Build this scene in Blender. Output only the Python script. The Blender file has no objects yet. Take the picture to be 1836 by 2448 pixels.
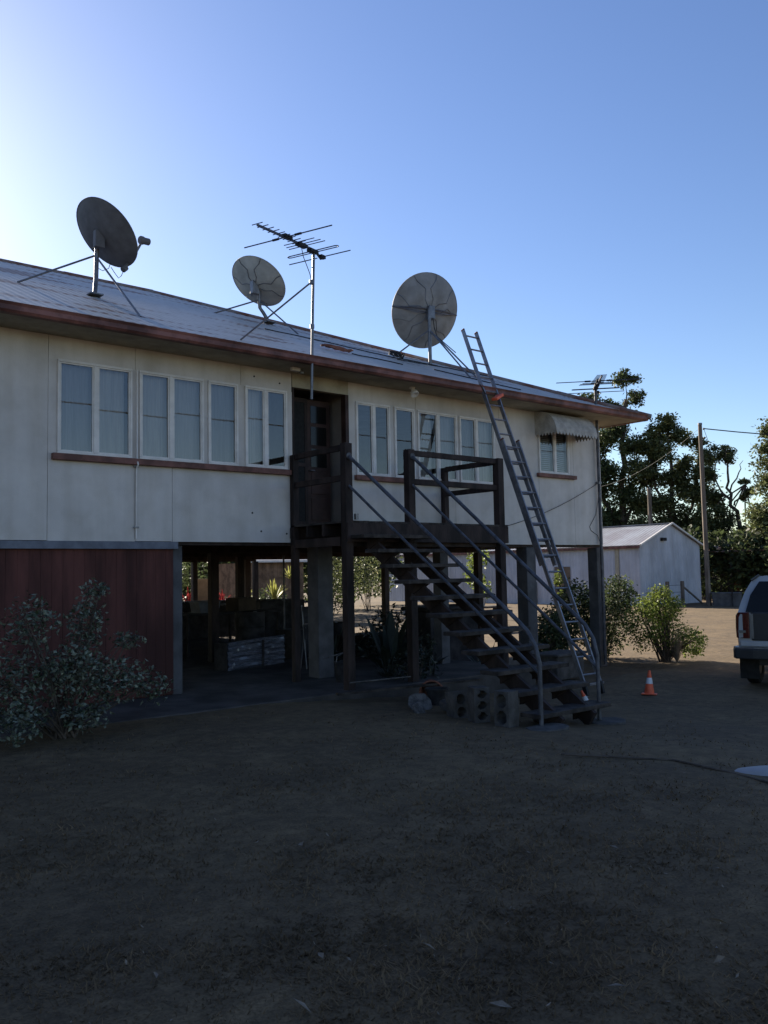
import bpy, math, random
import numpy as np
from mathutils import Vector, Matrix
random.seed(7); RN = np.random.default_rng(7)
scene = bpy.context.scene; C = scene.collection
R = math.radians

# ------------------------------------------------------------------ camera
yaw, pitch, roll = R(49.97), R(3.936), R(-1.081)
EYE = Vector((0, -11, 1.65))
f = Vector((math.cos(yaw)*math.cos(pitch), math.sin(yaw)*math.cos(pitch), math.sin(pitch)))
r0 = Vector((math.sin(yaw), -math.cos(yaw), 0)); u0 = r0.cross(f)
rr = r0*math.cos(roll) + u0*math.sin(roll); uu = -r0*math.sin(roll) + u0*math.cos(roll)
cd = bpy.data.cameras.new('camera'); cam = bpy.data.objects.new('camera', cd); C.objects.link(cam)
cam.matrix_world = Matrix(((rr.x, uu.x, -f.x, EYE.x), (rr.y, uu.y, -f.y, EYE.y), (rr.z, uu.z, -f.z, EYE.z), (0, 0, 0, 1)))
cd.sensor_fit = 'VERTICAL'; cd.sensor_height = 24; cd.lens = 24*2066/2448; cd.clip_end = 2000; cd.clip_start = .05
scene.camera = cam
# ------------------------------------------------------------------ sky, sun, exposure
SUN_EL, SUN_HEAD = R(23.5), R(88)                    # heading measured from +X towards +Y
w = bpy.data.worlds.new('World'); scene.world = w; w.use_nodes = True
nt = w.node_tree; bg = nt.nodes['Background']; sky = nt.nodes.new('ShaderNodeTexSky')
sky.sky_type = 'NISHITA'; sky.sun_disc = False; sky.sun_elevation = SUN_EL; sky.sun_rotation = math.pi/2 - SUN_HEAD
sky.altitude = 0; sky.air_density = 1.0; sky.dust_density = .3; sky.ozone_density = 2.2
hsv = nt.nodes.new('ShaderNodeHueSaturation'); hsv.inputs['Saturation'].default_value = 1.12; hsv.inputs['Hue'].default_value = .512
nt.links.new(sky.outputs[0], hsv.inputs['Color']); nt.links.new(hsv.outputs[0], bg.inputs[0]); bg.inputs[1].default_value = .062
sd = bpy.data.lights.new('sun', 'SUN'); so = bpy.data.objects.new('sun', sd); C.objects.link(so)
sd.energy = 5.0; sd.angle = R(.55); sd.color = (1, .9, .75)
tosun = Vector((math.cos(SUN_HEAD)*math.cos(SUN_EL), math.sin(SUN_HEAD)*math.cos(SUN_EL), math.sin(SUN_EL)))
so.rotation_euler = tosun.to_track_quat('Z', 'Y').to_euler()
scene.view_settings.view_transform = 'Standard'; scene.view_settings.look = 'None'
scene.view_settings.exposure = 1.53; scene.view_settings.gamma = 1
scene.cycles.max_bounces = 8; scene.cycles.transparent_max_bounces = 12

# ------------------------------------------------------------------ helpers
def gz(X, Y=0):
    t = min(max((X-5.5)/6, 0), 1); return -.35*t*t*(3-2*t)

def mat(name, col, rough=.7, var=.15, scale=6, bump=0, bscale=None, metal=0, col2=None, stretch=None, spec=.3, island=0, trans=0, coat=0, lo=.4, hi=.62, coord='Object'):
    m = bpy.data.materials.new(name); m.use_nodes = True; n = m.node_tree.nodes; L = m.node_tree.links
    b = n['Principled BSDF']; b.inputs['Roughness'].default_value = rough; b.inputs['Metallic'].default_value = metal
    b.inputs['Specular IOR Level'].default_value = spec
    if coat: b.inputs['Coat Weight'].default_value = coat
    tc = n.new('ShaderNodeTexCoord'); mp = n.new('ShaderNodeMapping'); L.new(tc.outputs[coord], mp.inputs[0])
    if stretch: mp.inputs['Scale'].default_value = stretch
    nz = n.new('ShaderNodeTexNoise'); nz.inputs['Scale'].default_value = scale; nz.inputs['Detail'].default_value = 7; nz.inputs['Roughness'].default_value = .62
    L.new(mp.outputs[0], nz.inputs[0])
    cr = n.new('ShaderNodeValToRGB'); L.new(nz.outputs[0], cr.inputs[0])
    c2 = col2 if col2 else tuple(c*(1-2*var) for c in col)
    c1 = col if col2 else tuple(min(1, c*(1+var)) for c in col)
    cr.color_ramp.elements[0].position = lo; cr.color_ramp.elements[0].color = (*c2, 1)
    cr.color_ramp.elements[1].position = hi; cr.color_ramp.elements[1].color = (*c1, 1)
    out = cr.outputs[0]
    if island:
        g = n.new('ShaderNodeNewGeometry'); hs = n.new('ShaderNodeHueSaturation'); mr = n.new('ShaderNodeMapRange')
        L.new(g.outputs['Random Per Island'], mr.inputs[0]); mr.inputs[3].default_value = 1-island; mr.inputs[4].default_value = 1+island
        L.new(mr.outputs[0], hs.inputs['Value']); L.new(out, hs.inputs['Color']); out = hs.outputs[0]
    L.new(out, b.inputs['Base Color'])
    if bump:
        bz = n.new('ShaderNodeTexNoise'); bz.inputs['Scale'].default_value = bscale or scale*4; bz.inputs['Detail'].default_value = 6
        L.new(mp.outputs[0], bz.inputs[0]); bp = n.new('ShaderNodeBump'); bp.inputs['Strength'].default_value = bump; bp.inputs['Distance'].default_value = .02
        L.new(bz.outputs[0], bp.inputs['Height']); L.new(bp.outputs[0], b.inputs['Normal'])
    if trans:
        t = n.new('ShaderNodeBsdfTranslucent'); mx = n.new('ShaderNodeMixShader'); mx.inputs[0].default_value = trans
        L.new(out, t.inputs[0]); L.new(b.outputs[0], mx.inputs[1]); L.new(t.outputs[0], mx.inputs[2])
        L.new(mx.outputs[0], n['Material Output'].inputs[0])
    return m

def glass_mat(name, tint=(.9, .92, .93), rough=.0):
    m = bpy.data.materials.new(name); m.use_nodes = True; n = m.node_tree.nodes; L = m.node_tree.links
    n.remove(n['Principled BSDF'])
    t = n.new('ShaderNodeBsdfTransparent'); t.inputs[0].default_value = (*tint, 1)
    g = n.new('ShaderNodeBsdfGlossy'); g.inputs['Roughness'].default_value = rough
    fr = n.new('ShaderNodeFresnel'); fr.inputs[0].default_value = 1.95; mx = n.new('ShaderNodeMixShader')
    L.new(fr.outputs[0], mx.inputs[0]); L.new(t.outputs[0], mx.inputs[1]); L.new(g.outputs[0], mx.inputs[2])
    L.new(mx.outputs[0], n['Material Output'].inputs[0]); return m

class MB:
    def __init__(s): s.v = []; s.f = []
    def face(s, *p):
        i = len(s.v); s.v += [tuple(q) for q in p]; s.f.append(tuple(range(i, i+len(p)))); return s
    def box(s, a, b):
        (x0, y0, z0), (x1, y1, z1) = a, b; i = len(s.v)
        s.v += [(x0, y0, z0), (x1, y0, z0), (x1, y1, z0), (x0, y1, z0), (x0, y0, z1), (x1, y0, z1), (x1, y1, z1), (x0, y1, z1)]
        s.f += [tuple(i+k for k in q) for q in ((0, 3, 2, 1), (4, 5, 6, 7), (0, 1, 5, 4), (1, 2, 6, 5), (2, 3, 7, 6), (3, 0, 4, 7))]; return s
    def cbox(s, c, d): return s.box([c[k]-d[k]/2 for k in range(3)], [c[k]+d[k]/2 for k in range(3)])
    def bar(s, p, q, w=.05, h=None, up=(0, 0, 1)):
        h = h or w; p = Vector(p); q = Vector(q); d = (q-p).normalized(); up = Vector(up)
        if abs(d.dot(up)) > .98: up = Vector((0, 1, 0))
        a = d.cross(up).normalized(); b = a.cross(d); i = len(s.v)
        for o in (p, q):
            for sa, sb in ((-1, -1), (1, -1), (1, 1), (-1, 1)): s.v.append(tuple(o+a*sa*w/2+b*sb*h/2))
        s.f += [tuple(i+k for k in q) for q in ((0, 1, 2, 3), (7, 6, 5, 4), (0, 4, 5, 1), (1, 5, 6, 2), (2, 6, 7, 3), (3, 7, 4, 0))]; return s
    def tube(s, pts, r, n=8, cap=True):
        pts = [Vector(p) for p in pts]; rs = r if isinstance(r, (list, tuple)) else [r]*len(pts); i0 = len(s.v); pa = None
        for k, p in enumerate(pts):
            d = (pts[min(k+1, len(pts)-1)]-pts[max(k-1, 0)]).normalized()
            if pa is None:
                pa = d.cross(Vector((0, 0, 1)));
                if pa.length < .05: pa = d.cross(Vector((0, 1, 0)))
            pa = (pa-d*pa.dot(d)).normalized(); b = d.cross(pa)
            for j in range(n):
                t = 2*math.pi*j/n; s.v.append(tuple(p+(pa*math.cos(t)+b*math.sin(t))*rs[k]))
        for k in range(len(pts)-1):
            for j in range(n):
                a = i0+k*n+j; b2 = i0+k*n+(j+1) % n; s.f.append((a, b2, b2+n, a+n))
        if cap: s.f.append(tuple(i0+j for j in range(n))[::-1]); s.f.append(tuple(i0+(len(pts)-1)*n+j for j in range(n)))
        return s
    def lathe(s, prof, n=20, c=(0, 0, 0), M=None):
        i0 = len(s.v); c = Vector(c)
        for (r, z) in prof:
            for j in range(n):
                t = 2*math.pi*j/n; p = Vector((r*math.cos(t), r*math.sin(t), z)); p = (M @ p) if M else p; s.v.append(tuple(c+p))
        for k in range(len(prof)-1):
            for j in range(n):
                a = i0+k*n+j; b = i0+k*n+(j+1) % n; s.f.append((a, b, b+n, a+n))
        return s
    def prism(s, poly, d):                # poly list of 3-D points, extruded along d
        d = Vector(d); n = len(poly); i = len(s.v)
        s.v += [tuple(p) for p in poly]+[tuple(Vector(p)+d) for p in poly]
        s.f += [tuple(range(i, i+n))[::-1], tuple(range(i+n, i+2*n))]+[(i+k, i+(k+1) % n, i+n+(k+1) % n, i+n+k) for k in range(n)]; return s

def mesh_of(mb, name):
    me = bpy.data.meshes.new(name); me.from_pydata(mb.v, [], mb.f); me.update(); return me
def obj(name, mb, m=None, parent=None, smooth=False, bevel=0):
    me = mesh_of(mb, name) if isinstance(mb, MB) else mb
    if m and not me.materials: me.materials.append(m)
    if smooth:
        for p in me.polygons: p.use_smooth = True
        me.set_sharp_from_angle(angle=R(40))
    o = bpy.data.objects.new(name, me); C.objects.link(o)
    if parent: o.parent = parent
    if bevel:
        b = o.modifiers.new('bevel', 'BEVEL'); b.width = bevel; b.segments = 2; b.limit_method = 'ANGLE'
    return o
def tag(o, label, cat, group=None):
    o['label'] = label; o['category'] = cat
    if group: o['group'] = group
    return o
def thing(name, label, cat, loc=(0, 0, 0), rz=0, group=None):
    o = bpy.data.objects.new(name, None); C.objects.link(o); o.location = loc; o.rotation_euler = (0, 0, rz); o.empty_display_size = .1
    return tag(o, label, cat, group)
def np_mesh(name, V, F, m):
    me = bpy.data.meshes.new(name); V = np.asarray(V, np.float32); F = np.asarray(F, np.int32); k = F.shape[1]
    me.vertices.add(len(V)); me.vertices.foreach_set('co', V.ravel())
    me.loops.add(F.size); me.loops.foreach_set('vertex_index', F.ravel())
    me.polygons.add(len(F)); me.polygons.foreach_set('loop_start', np.arange(0, F.size, k)); me.polygons.foreach_set('loop_total', np.full(len(F), k))
    me.update(calc_edges=True); me.validate(); me.materials.append(m); return me
def leaves(name, P, size, m, aspect=.45, droop=0, up=.3):
    """rhombic leaves at points P (N,3); size scalar or (N,)"""
    N = len(P); s = np.broadcast_to(size, (N,)).reshape(-1, 1)*RN.uniform(.65, 1.3, (N, 1))
    d = RN.normal(size=(N, 3)); d[:, 2] = d[:, 2]*.7-droop; d /= np.linalg.norm(d, axis=1, keepdims=True)
    n = RN.normal(size=(N, 3)); n[:, 2] += up*3; a = np.cross(d, n); a /= np.linalg.norm(a, axis=1, keepdims=True)+1e-9
    nn = np.cross(a, d)
    V = np.stack([P-d*s*.5, P+a*s*aspect*.5-nn*s*.06, P+d*s*.5, P-a*s*aspect*.5-nn*s*.06], 1).reshape(-1, 3)
    F = np.arange(N*4).reshape(-1, 4); return np_mesh(name, V, F, m)
def clump(c, rad, n, shell=.55):
    d = RN.normal(size=(n, 3)); d /= np.linalg.norm(d, axis=1, keepdims=True)
    k = shell+(1-shell)*RN.random((n, 1))**.6; k *= RN.uniform(.8, 1.12, (n, 1))
    return np.asarray(c)+d*k*np.asarray(rad)

# ------------------------------------------------------------------ materials
M = {}
M['wall'] = mat('painted_fibro', (.56, .52, .485), .75, .05, 1.3, .12, 60)
M['wallside'] = M['wall']
M['white'] = mat('white_aluminium', (.66, .62, .58), .45, .06, 4)
M['sill'] = mat('red_brown_sill_paint', (.17, .075, .06), .6, .2, 5, .1)
M['gutter'] = mat('red_brown_gutter_paint', (.20, .085, .07), .55, .22, 3, .05)
M['soffit'] = mat('cream_soffit_paint', (.36, .32, .24), .8, .12, 2)
M['roof'] = mat('weathered_roof_iron', (.43, .41, .385), .5, .1, 1.1, .05, 30, metal=.0, col2=(.20, .10, .07), stretch=(.3, 2.4, 1), lo=.30, hi=.36)
M['roofcap'] = mat('rusty_ridge_cap', (.22, .19, .18), .6, .2, 3, col2=(.15, .06, .04))
M['redwall'] = mat('oxide_red_boards', (.105, .036, .029), .8, .2, 4, .2, 40, stretch=(1, 1, .15))
M['beam'] = mat('grey_painted_beam', (.14, .15, .18), .7, .12, 5)
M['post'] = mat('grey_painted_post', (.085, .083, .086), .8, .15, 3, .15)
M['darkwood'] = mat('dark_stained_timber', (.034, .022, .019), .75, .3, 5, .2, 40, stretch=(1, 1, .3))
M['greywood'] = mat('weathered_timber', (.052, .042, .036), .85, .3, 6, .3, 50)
M['pipe'] = mat('galvanised_pipe', (.085, .085, .095), .5, .2, 9, metal=.3)
M['galv'] = mat('galvanised_steel', (.17, .17, .18), .42, .12, 8, metal=.6)
M['alu'] = mat('ladder_aluminium', (.24, .24, .26), .38, .12, 8, metal=.65)
M['dish_dark'] = mat('dark_grey_dish_paint', (.13, .125, .13), .6, .12, 3)
M['dish_light'] = mat('grey_white_dish_paint', (.42, .41, .38), .6, .1, 2.5)
M['dish_mid'] = mat('pale_grey_dish_paint', (.27, .265, .265), .6, .1, 2.5)
M['black'] = mat('black_plastic', (.018, .018, .02), .5, .2, 8)
M['antenna'] = mat('antenna_aluminium', (.10, .10, .115), .4, .15, 8, metal=.5)
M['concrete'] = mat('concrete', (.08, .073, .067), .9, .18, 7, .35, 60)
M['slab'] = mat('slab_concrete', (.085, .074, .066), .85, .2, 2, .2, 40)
M['stone'] = mat('pale_stone', (.11, .102, .096), .9, .25, 14, .3)
M['awning'] = mat('shaded_awning_paint', (.40, .37, .33), .7, .12, 6, .15)  # wall paint made darker, the awning's shade put into its colour
M['glass'] = glass_mat('window_glass')
M['curtain'] = mat('pale_curtain', (.34, .33, .33), .9, .08, 3, .1, 14, stretch=(6, 1, .3))
M['curtain_pale'] = mat('paler_curtain', (.42, .40, .38), .9, .08, 3, .1, 14, stretch=(6, 1, .3))
M['curtain_dim'] = mat('dimmer_curtain', (.25, .25, .26), .9, .08, 3, .1, 14, stretch=(6, 1, .3))
M['blind'] = mat('white_blind_slats', (.55, .55, .55), .7, .08, 3)
M['inside'] = mat('dim_room_paint', (.22, .19, .17), .9, .1, 2)
M['door'] = mat('brown_door_paint', (.045, .023, .019), .6, .2, 4, .1)
M['screen'] = mat('dark_fly_screen', (.015, .015, .015), .8, .2, 20)
M['orange'] = mat('orange_cone_plastic', (.72, .12, .05), .5, .1, 6)
M['reflect'] = mat('white_cone_band', (.62, .62, .64), .5, .08, 8)
M['rubber'] = mat('tyre_rubber', (.018, .017, .016), .85, .2, 10)
M['carwhite'] = mat('white_car_paint', (.34, .345, .36), .28, .04, 2, spec=.5, coat=.5)
M['cardark'] = mat('dark_car_trim', (.03, .03, .032), .45, .1, 4)
M['redlens'] = mat('red_lamp_lens', (.10, .014, .012), .25, .1, 10, spec=.6)
M['clearlens'] = mat('clear_lamp_lens', (.14, .135, .13), .25, .1, 10, spec=.6)
M['carglass'] = mat('tinted_rear_glass', (.010, .010, .010), .12, .1, 4, spec=.25)
M['shed'] = mat('shed_sheet_paint', (.46, .47, .51), .6, .06, .7, .05, 20)
M['shedroof'] = mat('shed_roof_iron', (.33, .34, .37), .5, .12, 1, col2=(.24, .23, .24))
M['polewood'] = mat('pole_timber', (.16, .13, .105), .9, .25, 2, .3, 20, stretch=(6, 6, .4))
M['bark'] = mat('tree_bark', (.085, .065, .05), .9, .25, 4, .3)
M['leafA'] = mat('dark_tree_leaf', (.068, .09, .036), .6, .2, .35, island=.55, trans=.38)
M['leafB'] = mat('olive_tree_leaf', (.10, .115, .045), .6, .2, .35, island=.55, trans=.4)
M['leafC'] = mat('bright_garden_leaf', (.19, .24, .05), .5, .2, 1, island=.4, trans=.5)
M['leafD'] = mat('grey_green_shrub_leaf', (.16, .19, .13), .5, .2, 2, island=.5, trans=.15)
M['leafV'] = mat('variegated_leaf', (.17, .185, .14), .5, .1, 14, col2=(.035, .052, .026), island=.45, trans=.12, lo=.42, hi=.55)
M['leafR'] = mat('red_cordyline_leaf', (.26, .035, .035), .45, .2, 2, island=.4, trans=.4)
M['leafY'] = mat('yellow_green_strap_leaf', (.36, .36, .10), .45, .2, 2, island=.35, trans=.4)
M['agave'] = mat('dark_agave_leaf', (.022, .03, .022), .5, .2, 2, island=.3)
M['plastic_wrap'] = mat('shrink_wrap_plastic', (.11, .12, .16), .16, .2, 5, .8, 12, stretch=(1.2, 1, 14), spec=.9, coat=.8)
M['card'] = mat('brown_cardboard', (.07, .05, .035), .85, .1, 5)
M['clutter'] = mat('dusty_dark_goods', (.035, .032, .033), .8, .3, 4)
M['terracotta'] = mat('terracotta', (.22, .09, .06), .8, .2, 6)
M['brownwall'] = mat('brown_shed_boards', (.20, .13, .085), .85, .2, 3, .2)
M['tan'] = mat('tan_panel', (.16, .115, .08), .85, .12, 3)
M['water'] = mat('white_plastic', (.28, .27, .27), .5, .05, 5)
M['ground'] = mat('dry_lawn', (.182, .124, .062), .95, .1, .45, .28, 26, col2=(.120, .080, .042), lo=.33, hi=.70)
M['drygrass'] = mat('dry_grass_blades', (.20, .136, .074), .9, .2, 2, island=.3, trans=.5)
M['deadleaf'] = mat('dead_leaf', (.24, .19, .14), .8, .2, 9)
M['cable'] = mat('black_cable', (.02, .02, .022), .6, .2, 9)

def overlay(m, sc, stretch, lo_, hi_, dark):
    t_ = m.node_tree; n_ = t_.nodes; l_ = t_.links; b = n_['Principled BSDF']; src = b.inputs['Base Color'].links[0].from_socket
    tc = n_.new('ShaderNodeTexCoord'); mp = n_.new('ShaderNodeMapping'); mp.inputs['Scale'].default_value = stretch; l_.new(tc.outputs['Object'], mp.inputs[0])
    nz = n_.new('ShaderNodeTexNoise'); nz.inputs['Scale'].default_value = sc; nz.inputs['Detail'].default_value = 6; l_.new(mp.outputs[0], nz.inputs[0])
    cr = n_.new('ShaderNodeValToRGB'); cr.color_ramp.elements[0].position = lo_; cr.color_ramp.elements[0].color = (*dark, 1); cr.color_ramp.elements[1].position = hi_; cr.color_ramp.elements[1].color = (1, 1, 1, 1); l_.new(nz.outputs[0], cr.inputs[0])
    mx = n_.new('ShaderNodeMix'); mx.data_type = 'RGBA'; mx.blend_type = 'MULTIPLY'; mx.inputs[0].default_value = 1; l_.new(src, mx.inputs[6]); l_.new(cr.outputs[0], mx.inputs[7]); l_.new(mx.outputs[2], b.inputs['Base Color'])
overlay(M['wall'], 2.2, (2.2, 1, .18), .36, .6, (.91, .90, .88)); overlay(M['wall'], 3, (1, 1, 1), .3, .5, (.92, .91, .89))
overlay(M['roof'], .7, (.5, 3.0, 1), .40, .45, (.45, .31, .26)); overlay(M['roof'], 4, (1, 1, 1), .3, .6, (.85, .84, .83)); overlay(M['shed'], 1.6, (1, 1, .2), .36, .6, (.8, .79, .78)); overlay(M['dish_mid'], 3, (1, 1, 1), .35, .6, (.8, .78, .75))
overlay(M['redwall'], 1.2, (1, 1, .5), .35, .6, (.7, .7, .7)); overlay(M['gutter'], 1.5, (1, 1, 1), .35, .6, (.72, .7, .7)); overlay(M['slab'], 1.3, (1, 1, 1), .4, .6, (.65, .65, .65))
# ------------------------------------------------------------------ ground
xs = np.unique(np.concatenate([np.linspace(-260, -14, 18), np.linspace(-14, 40, 260), np.linspace(40, 420, 24)]))
ys = np.unique(np.concatenate([np.linspace(-260, -15, 16), np.linspace(-15, 40, 260), np.linspace(40, 420, 24)]))
XX, YY = np.meshgrid(xs, ys, indexing='ij'); T = np.clip((XX-5.5)/6, 0, 1); ZZ = -.35*T*T*(3-2*T)
ZZ = ZZ+.012*np.sin(XX*2.1+1.3*np.sin(YY*1.7))*np.cos(YY*2.6+XX)+RN.normal(0, .004, XX.shape)*(np.abs(XX) < 40)
ZZ[(XX > -6.2) & (XX < 15.6) & (YY > -1.3) & (YY < 14.5)] -= .06
nX, nY = XX.shape; idx = np.arange(nX*nY).reshape(nX, nY)
F = np.stack([idx[:-1, :-1], idx[1:, :-1], idx[1:, 1:], idx[:-1, 1:]], -1).reshape(-1, 4)
g = obj('ground', np_mesh('ground', np.stack([XX, YY, ZZ], -1).reshape(-1, 3), F, M['ground']), None); g['kind'] = 'structure'
for p in g.data.polygons: p.use_smooth = True
gm = M['ground'].node_tree; gn = gm.nodes; gl = gm.links; bs_ = gn['Principled BSDF']; src = bs_.inputs['Base Color'].links[0].from_socket
for sc_, lo_, hi_, fac in ((9, .38, .66, .25), (70, .35, .62, .3), (2.3, .45, .75, .22)):
    nz = gn.new('ShaderNodeTexNoise'); nz.inputs['Scale'].default_value = sc_; nz.inputs['Detail'].default_value = 8; tcg = gn.new('ShaderNodeTexCoord'); gl.new(tcg.outputs['Object'], nz.inputs[0])
    mr = gn.new('ShaderNodeMapRange'); gl.new(nz.outputs[0], mr.inputs[0]); mr.inputs[1].default_value = lo_; mr.inputs[2].default_value = hi_; mr.inputs[3].default_value = 1-fac; mr.inputs[4].default_value = 1+fac*.5
    mx = gn.new('ShaderNodeMix'); mx.data_type = 'RGBA'; mx.blend_type = 'MULTIPLY'; mx.inputs[0].default_value = 1; gl.new(src, mx.inputs[6]); gl.new(mr.outputs[0], mx.inputs[7]); src = mx.outputs[2]
gl.new(src, bs_.inputs['Base Color'])
# short dry grass over the lawn
N = 62000
gx = RN.uniform(0, 1, N); d_ = 1.8+np.abs(RN.normal(0, 3.4, N)); an = R(50)+RN.uniform(-R(30), R(30), N)
bx = d_*np.cos(an); by = -11+d_*np.sin(an); keep = ~((by > -1.45) & (bx < 16)) & ~((bx > 6.9) & (bx < 9.1) & (by > -5.2) & (by < -1)); bx = bx[keep]; by = by[keep]; N = len(bx)
tt = np.clip((bx-5.5)/6, 0, 1); bz = -.35*tt*tt*(3-2*tt)-.005
hh = RN.uniform(.006, .03, N)*(.6+.8*RN.random(N)); la = RN.uniform(0, 6.28, N); wd = RN.uniform(.002, .005, N)*(1+d_[keep]*.12); ln = RN.uniform(.6, 2.6, N)*hh
base = np.stack([bx, by, bz], -1); a_ = np.stack([np.cos(la), np.sin(la), 0*la], -1); b_ = np.stack([-np.sin(la), np.cos(la), 0*la], -1)
V = np.stack([base-a_*wd[:, None], base+a_*wd[:, None], base+b_*ln[:, None]+np.array([0, 0, 1])*hh[:, None]], 1).reshape(-1, 3)
gr = obj('grass', np_mesh('grass', V, np.arange(N*3).reshape(-1, 3), M['drygrass'])); gr['kind'] = 'stuff'
tag(gr, 'short dry grass of the shaded lawn in front of the house', 'grass')

# concrete slab under the house, sunk edge along the lawn
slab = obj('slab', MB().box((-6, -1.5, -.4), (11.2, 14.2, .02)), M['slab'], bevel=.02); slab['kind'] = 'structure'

# ------------------------------------------------------------------ house
H = thing('house', 'raised cream fibro house with red-brown gutters and grey iron roof on grey posts', 'house')
HX0, HX1, HD = -6.0, 15.26, 14.0
WB, WT = 2.12, 4.74                     # wall bottom / soffit height
EX0, EX1, EY0, EY1 = -6.9, 15.9, -.62, 14.62
RP, RZ = .42, 4.86
half = (EY1-EY0)/2; RIDGE_Y = EY0+half; RIDGE_Z = RZ+RP*half

def panel(x0, x1, z0, z1): obj('wall_panel', MB().box((x0+.003, 0, z0), (x1-.003, .03, z1)), M['wall'], H)
lowL = [-6, -4.8, -3.6, -2.4, -1.2, 0, 1.2, 2.45, 3.72, 4.88, 5.42, 7.42]
lowR = [8.52, 9.72, 10.92, 12.12, 13.24, 14.34, 15.26]
wins = [  # name, outer edges x0,x1, mullion (or None), z0, z1
 (3.83, 4.83, 4.33), (4.93, 5.90, 5.40), (5.97, 6.46, None), (6.58, 7.32, 6.935),
 (8.66, 9.39, 9.035), (9.49, 9.95, None), (10.02, 10.98, 10.51), (11.04, 11.97, 11.485)]
ZS, ZT = 3.225, 4.44
# lower panels, full height where there is no window
for a, b in zip(lowL[:-1], lowL[1:]):
    panel(a, b, WB+random.uniform(-.006, .006), ZS if b > 3.75 else WT)
for a, b in zip(lowR[:-1], lowR[1:]):
    panel(a, b, WB+random.uniform(-.006, .006), ZS if b <= 12.13 else (3.53 if a == 13.24 else WT))
for a, b in ((3.72, 4.88), (4.88, 6.52), (6.52, 7.42), (8.52, 10.0), (10.0, 12.12)): panel(a, b, ZT, WT)
panel(13.24, 14.34, 4.42, WT)
# piers between windows
for a, b in ((3.72, 3.83), (4.83, 4.93), (5.90, 5.97), (6.46, 6.58), (7.32, 7.42), (8.52, 8.66), (9.39, 9.49), (9.95, 10.02), (10.98, 11.04), (11.97, 12.12)):
    obj('cover_strip', MB().box((a, -.004, ZS), (b, .03, ZT)), M['wall'], H)
panel(14.18, 14.34, 3.53, 4.42)
# other walls, floor, ceiling, end rooms
obj('end_wall', MB().box((HX1-.04, .031, WB), (HX1, HD, WT)), M['wallside'], H)
obj('end_wall', MB().box((HX0, .031, WB), (HX0+.04, HD, WT)), M['wallside'], H)
obj('rear_wall', MB().box((HX0+.05, HD-.04, 2.3), (HX1-.05, HD-.001, WT)), M['wallside'], H)
obj('floor_boards', MB().box((HX0+.06, .06, 2.26), (HX1-.06, HD-.06, 2.34)), M['darkwood'], H)
obj('ceiling_lining', MB().box((HX0+.06, .06, WT-.06), (HX1-.06, HD-.06, WT-.03)), M['inside'], H)
obj('inner_wall', MB().box((HX0+.06, 3.6, 2.35), (HX1-.06, 3.65, WT-.07)), M['inside'], H)
for xw in (2.2, 7.36, 8.58, 12.6): obj('inner_wall', MB().box((xw-.03, .05, 2.35), (xw+.03, 3.59, WT-.07)), M['inside'], H)

def window(x0, x1, mul, z0, z1, left='curtain', right='curtain'):
    fw = .032; fr = MB()
    fr.box((x0, -.035, z0), (x1, .04, z0+fw)); fr.box((x0, -.035, z1-fw), (x1, .04, z1))
    fr.box((x0, -.034, z0+fw), (x0+fw, .04, z1-fw)); fr.box((x1-fw, -.034, z0+fw), (x1, .04, z1-fw))
    bays = [(x0+fw, x1-fw)]
    if mul:
        fr.box((mul-.03, -.033, z0+fw), (mul+.03, .04, z1-fw)); bays = [(x0+fw, mul-.03), (mul+.03, x1-fw)]
    wo = obj('window', fr, M['white'], H, bevel=.006)
    for k, (a, b) in enumerate(bays):
        s = MB(); e = .018
        s.box((a, -.02, z0+fw), (b, .01, z0+fw+e)); s.box((a, -.02, z1-fw-e), (b, .01, z1-fw)); s.box((a, -.019, z0+fw+e), (a+e, .01, z1-fw-e)); s.box((b-e, -.019, z0+fw+e), (b, .01, z1-fw-e))
        obj('sash', s, M['white'], wo)
        px = random.uniform(-.004, .004); pz = random.uniform(-.003, .003)
        obj('pane', MB().face((a+e, -.004+px, z0+fw+e+.0), (b-e, -.004-px, z0+fw+e), (b-e, -.004-px+pz, z1-fw-e), (a+e, -.004+px+pz, z1-fw-e)), M['glass'], wo)
        kind = (left, right)[k]
        if kind == 'curtain' or kind == 'half':
            c = MB(); n = 26; aa = a-.02+(.07 if int(x0*13+k) % 3 == 1 else 0); bb = (b+.02-(.05 if int(x0*17+k) % 4 == 2 else 0)) if kind == 'curtain' else a+(b-a)*.34
            P = []
            for i in range(n+1):
                t = i/n; P.append((aa+(bb-aa)*t, .105+.007*math.sin(t*17+x0*9)+.004*math.sin(t*41)))
            for i in range(n):
                (xa, ya), (xb, yb) = P[i], P[i+1]; c.face((xa, ya, z0-.05), (xb, yb, z0-.05), (xb, yb, z1+.05), (xa, ya, z1+.05))
            obj('curtain', c, (M['curtain'], M['curtain_pale'], M['curtain_dim'])[int(x0*7+k*2) % 3], wo, smooth=True)
        elif kind == 'blind':
            zz = z0+fw+.01
            while zz < z1-fw:
                obj('slat', MB().face((a, .07, zz), (b, .07, zz), (b, .095, zz+.03), (a, .095, zz+.03)), M['blind'], wo); zz += .04
    return wo
styles = [('curtain', 'curtain'), ('curtain', 'curtain'), ('curtain', None), ('curtain', 'half'), (None, 'none'), ('none', None), ('curtain', 'curtain'), ('curtain', 'curtain')]
for (a, b, m_), st in zip(wins, styles): window(a, b, m_, ZS, ZT, *st)
window(13.24, 14.18, 13.74, 3.53, 4.42, 'blind', 'blind')
obj('window_sill', MB().box((3.76, -.075, 3.14), (7.36, -.003, ZS-.002)), M['sill'], H, bevel=.008)
obj('window_sill', MB().box((8.62, -.075, 3.14), (12.02, -.003, ZS-.002)), M['sill'], H, bevel=.008)
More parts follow.
